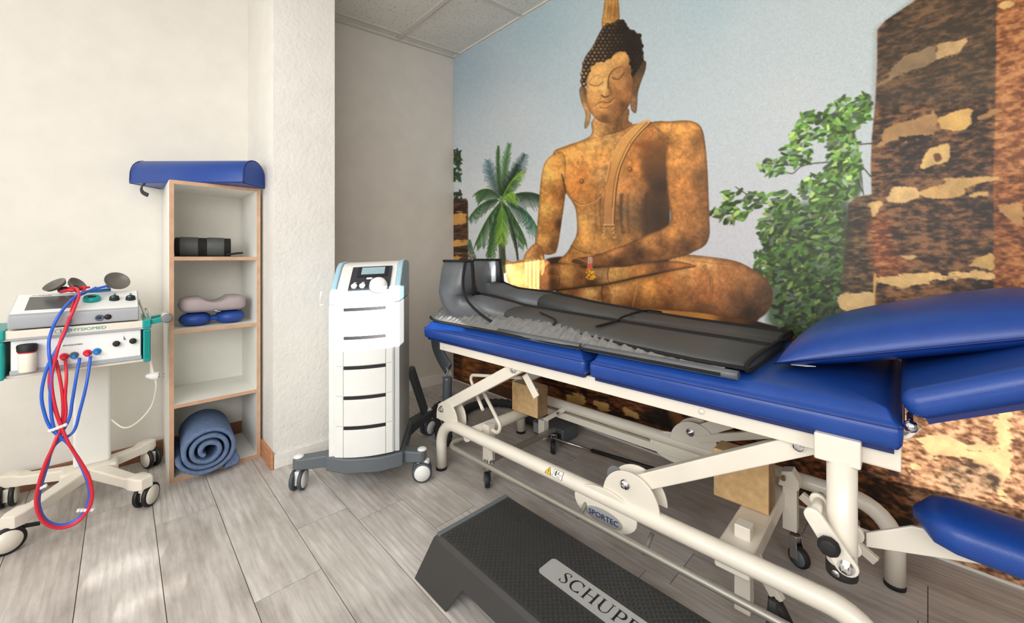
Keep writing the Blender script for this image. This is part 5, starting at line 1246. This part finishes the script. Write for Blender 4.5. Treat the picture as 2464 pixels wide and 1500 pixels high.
r2, S2 = boot('compression_boot', 'far charcoal compression boot lying against the mural side of the table',
    ((.475, .70, .738, .768, .305), (.465, .69, .738, .776, .45), (.445, .69, .738, .784, .65), (.41, .68, .738, .800, .86), (.38, .64, .738, .826, 1.10), (.355, .58, .738, .862, 1.32), (.335, .54, .738, .875, 1.54)),
    dict(s=1.65, z=.825, r=.09, c=.40, c0=.42, w=.080, w0=.10, t=.098, t0=.08), 1.036)
def lining():
    rr = random.Random(9); dz = .737; NS, NC = 300, 16; mb = MB(); vs = []
    for i in range(NS+1):
        t = i/NS; s = .34+1.42*t
        for j in range(NC+1):
            u = j/NC; k = max(0, min(1, (s-.40)/.60)); end = max(0, (s-1.58)/.18)
            c = -.040+(.045+.150*k*(1-.45*end))*u+.06*end*end
            h = .741+(.012+.036*k)*math.sin(PI/2*min(1, u*1.3))*(1-.25*end)
            amp = (.0014+.0062*k)*math.sin(PI*min(1, u*1.22))**2
            ph = 1.7*math.sin(s*17)+1.1*math.sin(s*41+1)
            wr = amp*(math.sin(s*150+ph+u*5.5*math.sin(s*13+.6))+.6*math.sin(s*263-u*8+ph*1.9)+.35*math.sin(s*95+u*19))
            vs.append((c+wr*.2*u, s, h-dz+wr*min(1, u*4)))
    mb.add(vs, [(i*(NC+1)+j, i*(NC+1)+j+1, (i+1)*(NC+1)+j+1, (i+1)*(NC+1)+j) for i in range(NS) for j in range(NC)], 0, True)
    o = mb.build('crumpled_edge', 'silver_cloth', r1, fix=False)
    m = o.modifiers.new('thick', 'SOLIDIFY'); m.thickness = .003; m.offset = -1
    MB().tube([Vector(vs[i*(NC+1)])+Vector((-.002, 0, 0)) for i in range(0, NS+1, 2)], .006, 8).build('hem_binding', 'black_cloth', r1)
    MB().tube([(-.034, .30+.03*i, .006) for i in range(16)]+[(-.034, .7755, .006)], .0125, 12).build('air_tube', 'charcoal_shine', r1)
    MB().tube([(-.034, .79, .006), (-.036, 1.0, .006), (-.03, 1.2, .006)], .0125, 12).build('air_tube', 'charcoal_shine', r1)
    MB().tube(spline([(.44, .845, .066), (.33, .83, .066), (.22, .80, .064), (.08, .80, .060)], 6), .005, 8).build('cross_seam', 'black_cloth', r1)
    MB().tube(spline([(.70, .83, .050), (.56, .84, .070), (.46, .86, .064)], 6), .005, 8).build('cross_seam', 'black_cloth', r2)
    MB().tube(spline([(.02, .95, .055), (.09, 1.0, .064), (.14, 1.12, .076)], 6), .004, 8).build('pocket_seam', 'black_cloth', r1)
lining()
# ------------------------------------------------------------------ pillow on the head end
def pillow():
    r = thing('head_pillow', 'large puffy blue vinyl pillow propped on the head end of the table', 'pillow', B2W(.40, .245, .742), BR)
    mb = MB(); cushion(mb, .02, -.31, .014, .60, .62, .085, .040, 26, p=3.2, e=.5)
    o = mb.build('cover', 'blue_vinyl', r); o.rotation_euler = (math.radians(-16.5), 0, 0)
    hl = [(.02+x*.30*.985, -.31+y*.31*.985, .014) for x, y in ((-1, -1), (-.5, -.975), (0, -.97), (.5, -.975), (1, -1), (.975, -.5), (.97, 0), (.975, .5), (1, 1), (.5, .975), (0, .97), (-.5, .975), (-1, 1), (-.975, .5), (-.97, 0), (-.975, -.5))]
    s = MB().tube([(x+(x-.02)*.02, y+(y+.31)*.02, z) for x, y, z in hl], .0025, 6, closed=True).build('seam', 'blue_seam', r); s.rotation_euler = (math.radians(-16.5), 0, 0)
    t = MB().prism([(0, 0), (.035, -.008), (.055, .0), (.03, .012), (.004, .01)], (-.262, -.03, .012), (0, -1, .1), (1, 0, 0), .0012).build('care_tag', 'clip', r)
pillow()
# ------------------------------------------------------------------ air hose and pump
def hose():
    r = thing('air_hose', 'grey air hose with flat strap hanging from the foot end of the table', 'hose', (0, 0, 0))
    mb = MB(); pts = [B2W(.10, 1.775, .700), B2W(.10, 1.82, .645), B2W(.10, 1.825, .575), B2W(.10, 1.775, .510), B2W(.10, 1.715, .462)]
    d0 = B2W(0, 1, 0)-B2W(0, 0, 0); mb.tube(spline(pts, 5), .013, 14, sq=3.3); mb.build('strap', 'strap', r, smooth=True)
    mb = MB()
    for i in range(5):
        o = (i-2)*.009; mb.tube(spline([B2W(.10+o, 1.725+o, .475), B2W(.10+o*.6, 1.712, .445), B2W(.10+o, 1.725-o, .415)], 4), .0035, 7)
    mb.build('clear_tubes', 'clear', r)
    mb = MB(); mb.tube(spline([B2W(.10, 1.725, .420), B2W(.10, 1.728, .30), B2W(.10, 1.730, .18)], 5), [.024]*11, 16); mb.build('grey_sleeve', 'hose', r)
    p = [B2W(.10, 1.73, .19), B2W(.105, 1.735, .09), Vector((1.26, 1.85, .035)), Vector((1.34, 2.0, .030)), Vector((1.47, 2.26, .030)), Vector((1.60, 2.34, .030)), Vector((1.58, 2.18, .030)), Vector((1.545, 2.04, .030)), Vector((1.60, 2.12, .030)),
         Vector((1.70, 2.17, .030)), Vector((1.82, 2.16, .030)), Vector((1.93, 2.06, .030)), Vector((1.95, 1.92, .030)), B2W(.70, 1.72, .035), B2W(.69, 1.60, .04)]
    q = spline(p, 12); mb = MB(); mb.tube(q, [.026+.003*math.sin(i*1.9) for i in range(len(q))], 14); mb.build('cloth_sleeve', 'hose_cloth', r)
    r = thing('air_pump', 'dark grey air pump on the floor behind the table legs', 'pump', B2W(.695, 1.47, 0), BR)
    Bx(-.075, -.115, .004, .075, .115, .080).build('housing', 'pump', r, bevel=.010)
    Bx(-.076, .02, .012, -.07, .105, .070).build('front_panel', 'device_grey', r, bevel=.002)
    Bx(-.077, -.10, .03, -.07, -.02, .058).build('display', 'rubber', r, bevel=.002)
hose()
# ------------------------------------------------------------------ aerobic step
def step():
    r = thing('aerobic_step', 'black textured aerobic step with grey name plate lying in front of the table', 'aerobic step', (.892, .62, 0))
    X, Y0_, Y1_, H = .160, -.50, .500, .150
    # trapezoid shell with leg cut-outs: built as an extruded long-side outline plus ends
    def sec(y, flare, drop=0): return [(-X-flare, y), (X+flare, y)]
    mb = MB(); fl = .045
    def ringp(ins, z, yi): return [(-X-ins, Y0_-yi, z), (X+ins, Y0_-yi, z), (X+ins, Y1_+yi, z), (-X-ins, Y1_+yi, z)]
    a, b = ringp(.002, H-.012, .002), ringp(fl, .0, .05)
    top = [(x, y, H) for x, y, z in ringp(-.008, H, -.008)]
    mb.add(top, [(0, 1, 2, 3)]); mb.add(top+a, [(i, (i+1) % 4, 4+(i+1) % 4, 4+i) for i in range(4)])
    # sides with a wide low opening between the end feet
    def side(p_top0, p_top1, p_bot0, p_bot1, c0, c1, zc):
        p_top0, p_top1, p_bot0, p_bot1 = map(Vector, (p_top0, p_top1, p_bot0, p_bot1))
        P = lambda u, v: (p_top0+(p_top1-p_top0)*u)*(1-v)+(p_bot0+(p_bot1-p_bot0)*u)*v
        vs = [P(0, 0), P(1, 0), P(1, 1), P(c1+.03, 1), P(c1, zc), P(c0, zc), P(c0-.03, 1), P(0, 1)]
        mb.add(vs, [(0, 1, 4, 5), (1, 2, 3, 4), (0, 5, 6, 7)])
    for i, (c0, c1, zc) in enumerate(((.22, .78, .5), (.19, .81, .42), (.22, .78, .5), (.19, .81, .42))):
        j = (i+1) % 4; side(a[i], a[j], b[i], b[j], c0, c1, zc)
    o = mb.build('body', 'step_black', r); md = o.modifiers.new('thick', 'SOLIDIFY'); md.thickness = .006; md.offset = -1
    md = o.modifiers.new('round', 'BEVEL'); md.width = .010; md.segments = 3; md.limit_method = 'ANGLE'; md.angle_limit = math.radians(28)
    Bx(-X+.006, Y1_-.022, H-.004, X-.006, Y1_-.004, H+.0025).build('edge_strip', 'slate', r, bevel=.002)
    # raised tread of small dashes laid brickwise
    mb = MB(); y = Y0_+.02; k = 0
    while y < Y1_-.03:
        x = -X+.016+(k % 2)*.009
        while x < X-.024:
            if not (-.048 < x < .036 and -.40 < y < .155): mb.add([(x, y, H), (x+.012, y, H), (x+.012, y+.0034, H), (x, y+.0034, H), (x+.0014, y+.0008, H+.0016), (x+.0106, y+.0008, H+.0016), (x+.0106, y+.0026, H+.0016), (x+.0014, y+.0026, H+.0016)], [(4, 5, 6, 7), (0, 1, 5, 4), (1, 2, 6, 5), (2, 3, 7, 6), (3, 0, 4, 7)])
            x += .018
        y += .0085; k += 1
    mb.build('tread', 'step_tread', r, fix=False)
    # name plate
    q = []; hx, y0, y1, rr = .036, -.40, .160, .012
    for cx, cy, a0 in ((hx-rr, y1-rr, 0), (-hx+rr, y1-rr, 90), (-hx+rr, y0+rr, 180), (hx-rr, y0+rr, 270)):
        for t in range(6): q.append((cx+rr*math.cos(math.radians(a0+18*t)), cy+rr*math.sin(math.radians(a0+18*t))))
    pl = MB().prism(q, (0, 0, H+.0002), (1, 0, 0), (0, 1, 0), .0022).build('name_plate', 'plate_grey', r)
    # letters with thick and thin strokes and serifs; local u runs along -y, v along +x
    mb = MB(); Z = H+.0026; ht = .040; base_x = -.020
    def quadstrip(pts, ws, cap=None):
        P = [Vector((p[0], p[1])) for p in pts]; L_, R2 = [], []
        for i, p in enumerate(P):
            t = (P[min(i+1, len(P)-1)]-P[max(i-1, 0)]).normalized(); n_ = Vector((-t.y, t.x)); w_ = ws[i] if isinstance(ws, list) else ws
            L_.append(p+n_*w_/2); R2.append(p-n_*w_/2)
        vs = [(base_x+p.y, u0-p.x, Z) for p in L_+R2]; n = len(P)
        mb.add(vs, [(i, i+1, n+i+1, n+i) for i in range(n-1)])
    def bar(x0, x1, y0, y1): quadstrip([(x0, (y0+y1)/2), (x1, (y0+y1)/2)], y1-y0)
    def stem(x, y0=0, y1=None, w_=.0062): quadstrip([(x, y0), (x, ht if y1 is None else y1)], w_); bar(x-.0062, x+.0062, y0, y0+.0018); bar(x-.0062, x+.0062, (ht if y1 is None else y1)-.0018, ht if y1 is None else y1)
    def arc(cx, cy, rx, ry, a0, a1, wf, n=18):
        A = [math.radians(a0+(a1-a0)*i/n) for i in range(n+1)]; quadstrip([(cx+rx*math.cos(a), cy+ry*math.sin(a)) for a in A], [wf(a) for a in A])
    thick = lambda a: .0024+.0044*abs(math.cos(a))
    letters = 'SCHUPP'; u0 = .098
    for ch in letters:
        if ch == 'S':
            pts = spline([(.021, .033, 0), (.018, .0385, 0), (.012, .040, 0), (.005, .036, 0), (.004, .029, 0), (.012, .022, 0), (.020, .014, 0), (.0205, .006, 0), (.013, .0005, 0), (.006, .0015, 0), (.0025, .008, 0)], 5)
            n = len(pts); quadstrip([(p.x, p.y) for p in pts], [.0022+.0046*math.exp(-((i/n-.5)/.16)**2) for i in range(n)]); bar(.0195, .0215, .030, .040); bar(.0015, .0035, .0, .010); adv = .032
        elif ch == 'C':
            arc(.020, .020, .0175, .0195, 42, 318, thick); bar(.0325, .0345, .027, .039); bar(.0325, .0345, .001, .010); adv = .043
        elif ch == 'H':
            stem(.007); stem(.033); bar(.007, .033, .0192, .0216); adv = .046
        elif ch == 'U':
            stem(.007, .012); quadstrip([(.033, .012), (.033, ht)], .0030); bar(.027, .039, ht-.0018, ht); arc(.020, .0135, .013, .0125, 180, 360, lambda a: .0026+.0034*max(0, -math.cos(a)), 14); adv = .046
            bar(.0008, .0132, .012, .0122)
        else:
            stem(.007); quadstrip([(.007, .0388), (.018, .0388)], .0024); quadstrip([(.007, .0182), (.018, .0182)], .0024); arc(.017, .0285, .0105, .0103, -90, 90, thick, 14); adv = .036
        u0 -= adv
    u0 -= .002
    for a_, l_ in ((115, .026), (85, .034), (60, .026)):
        e = (.012+l_*math.cos(math.radians(a_)), .002+l_*math.sin(math.radians(a_))); m_ = ((.012+e[0])/2, (.002+e[1])/2); quadstrip([(.012, .002), m_, e], [.001, .008, .0006])
    mb.build('lettering', 'ink', pl, fix=False)
step()
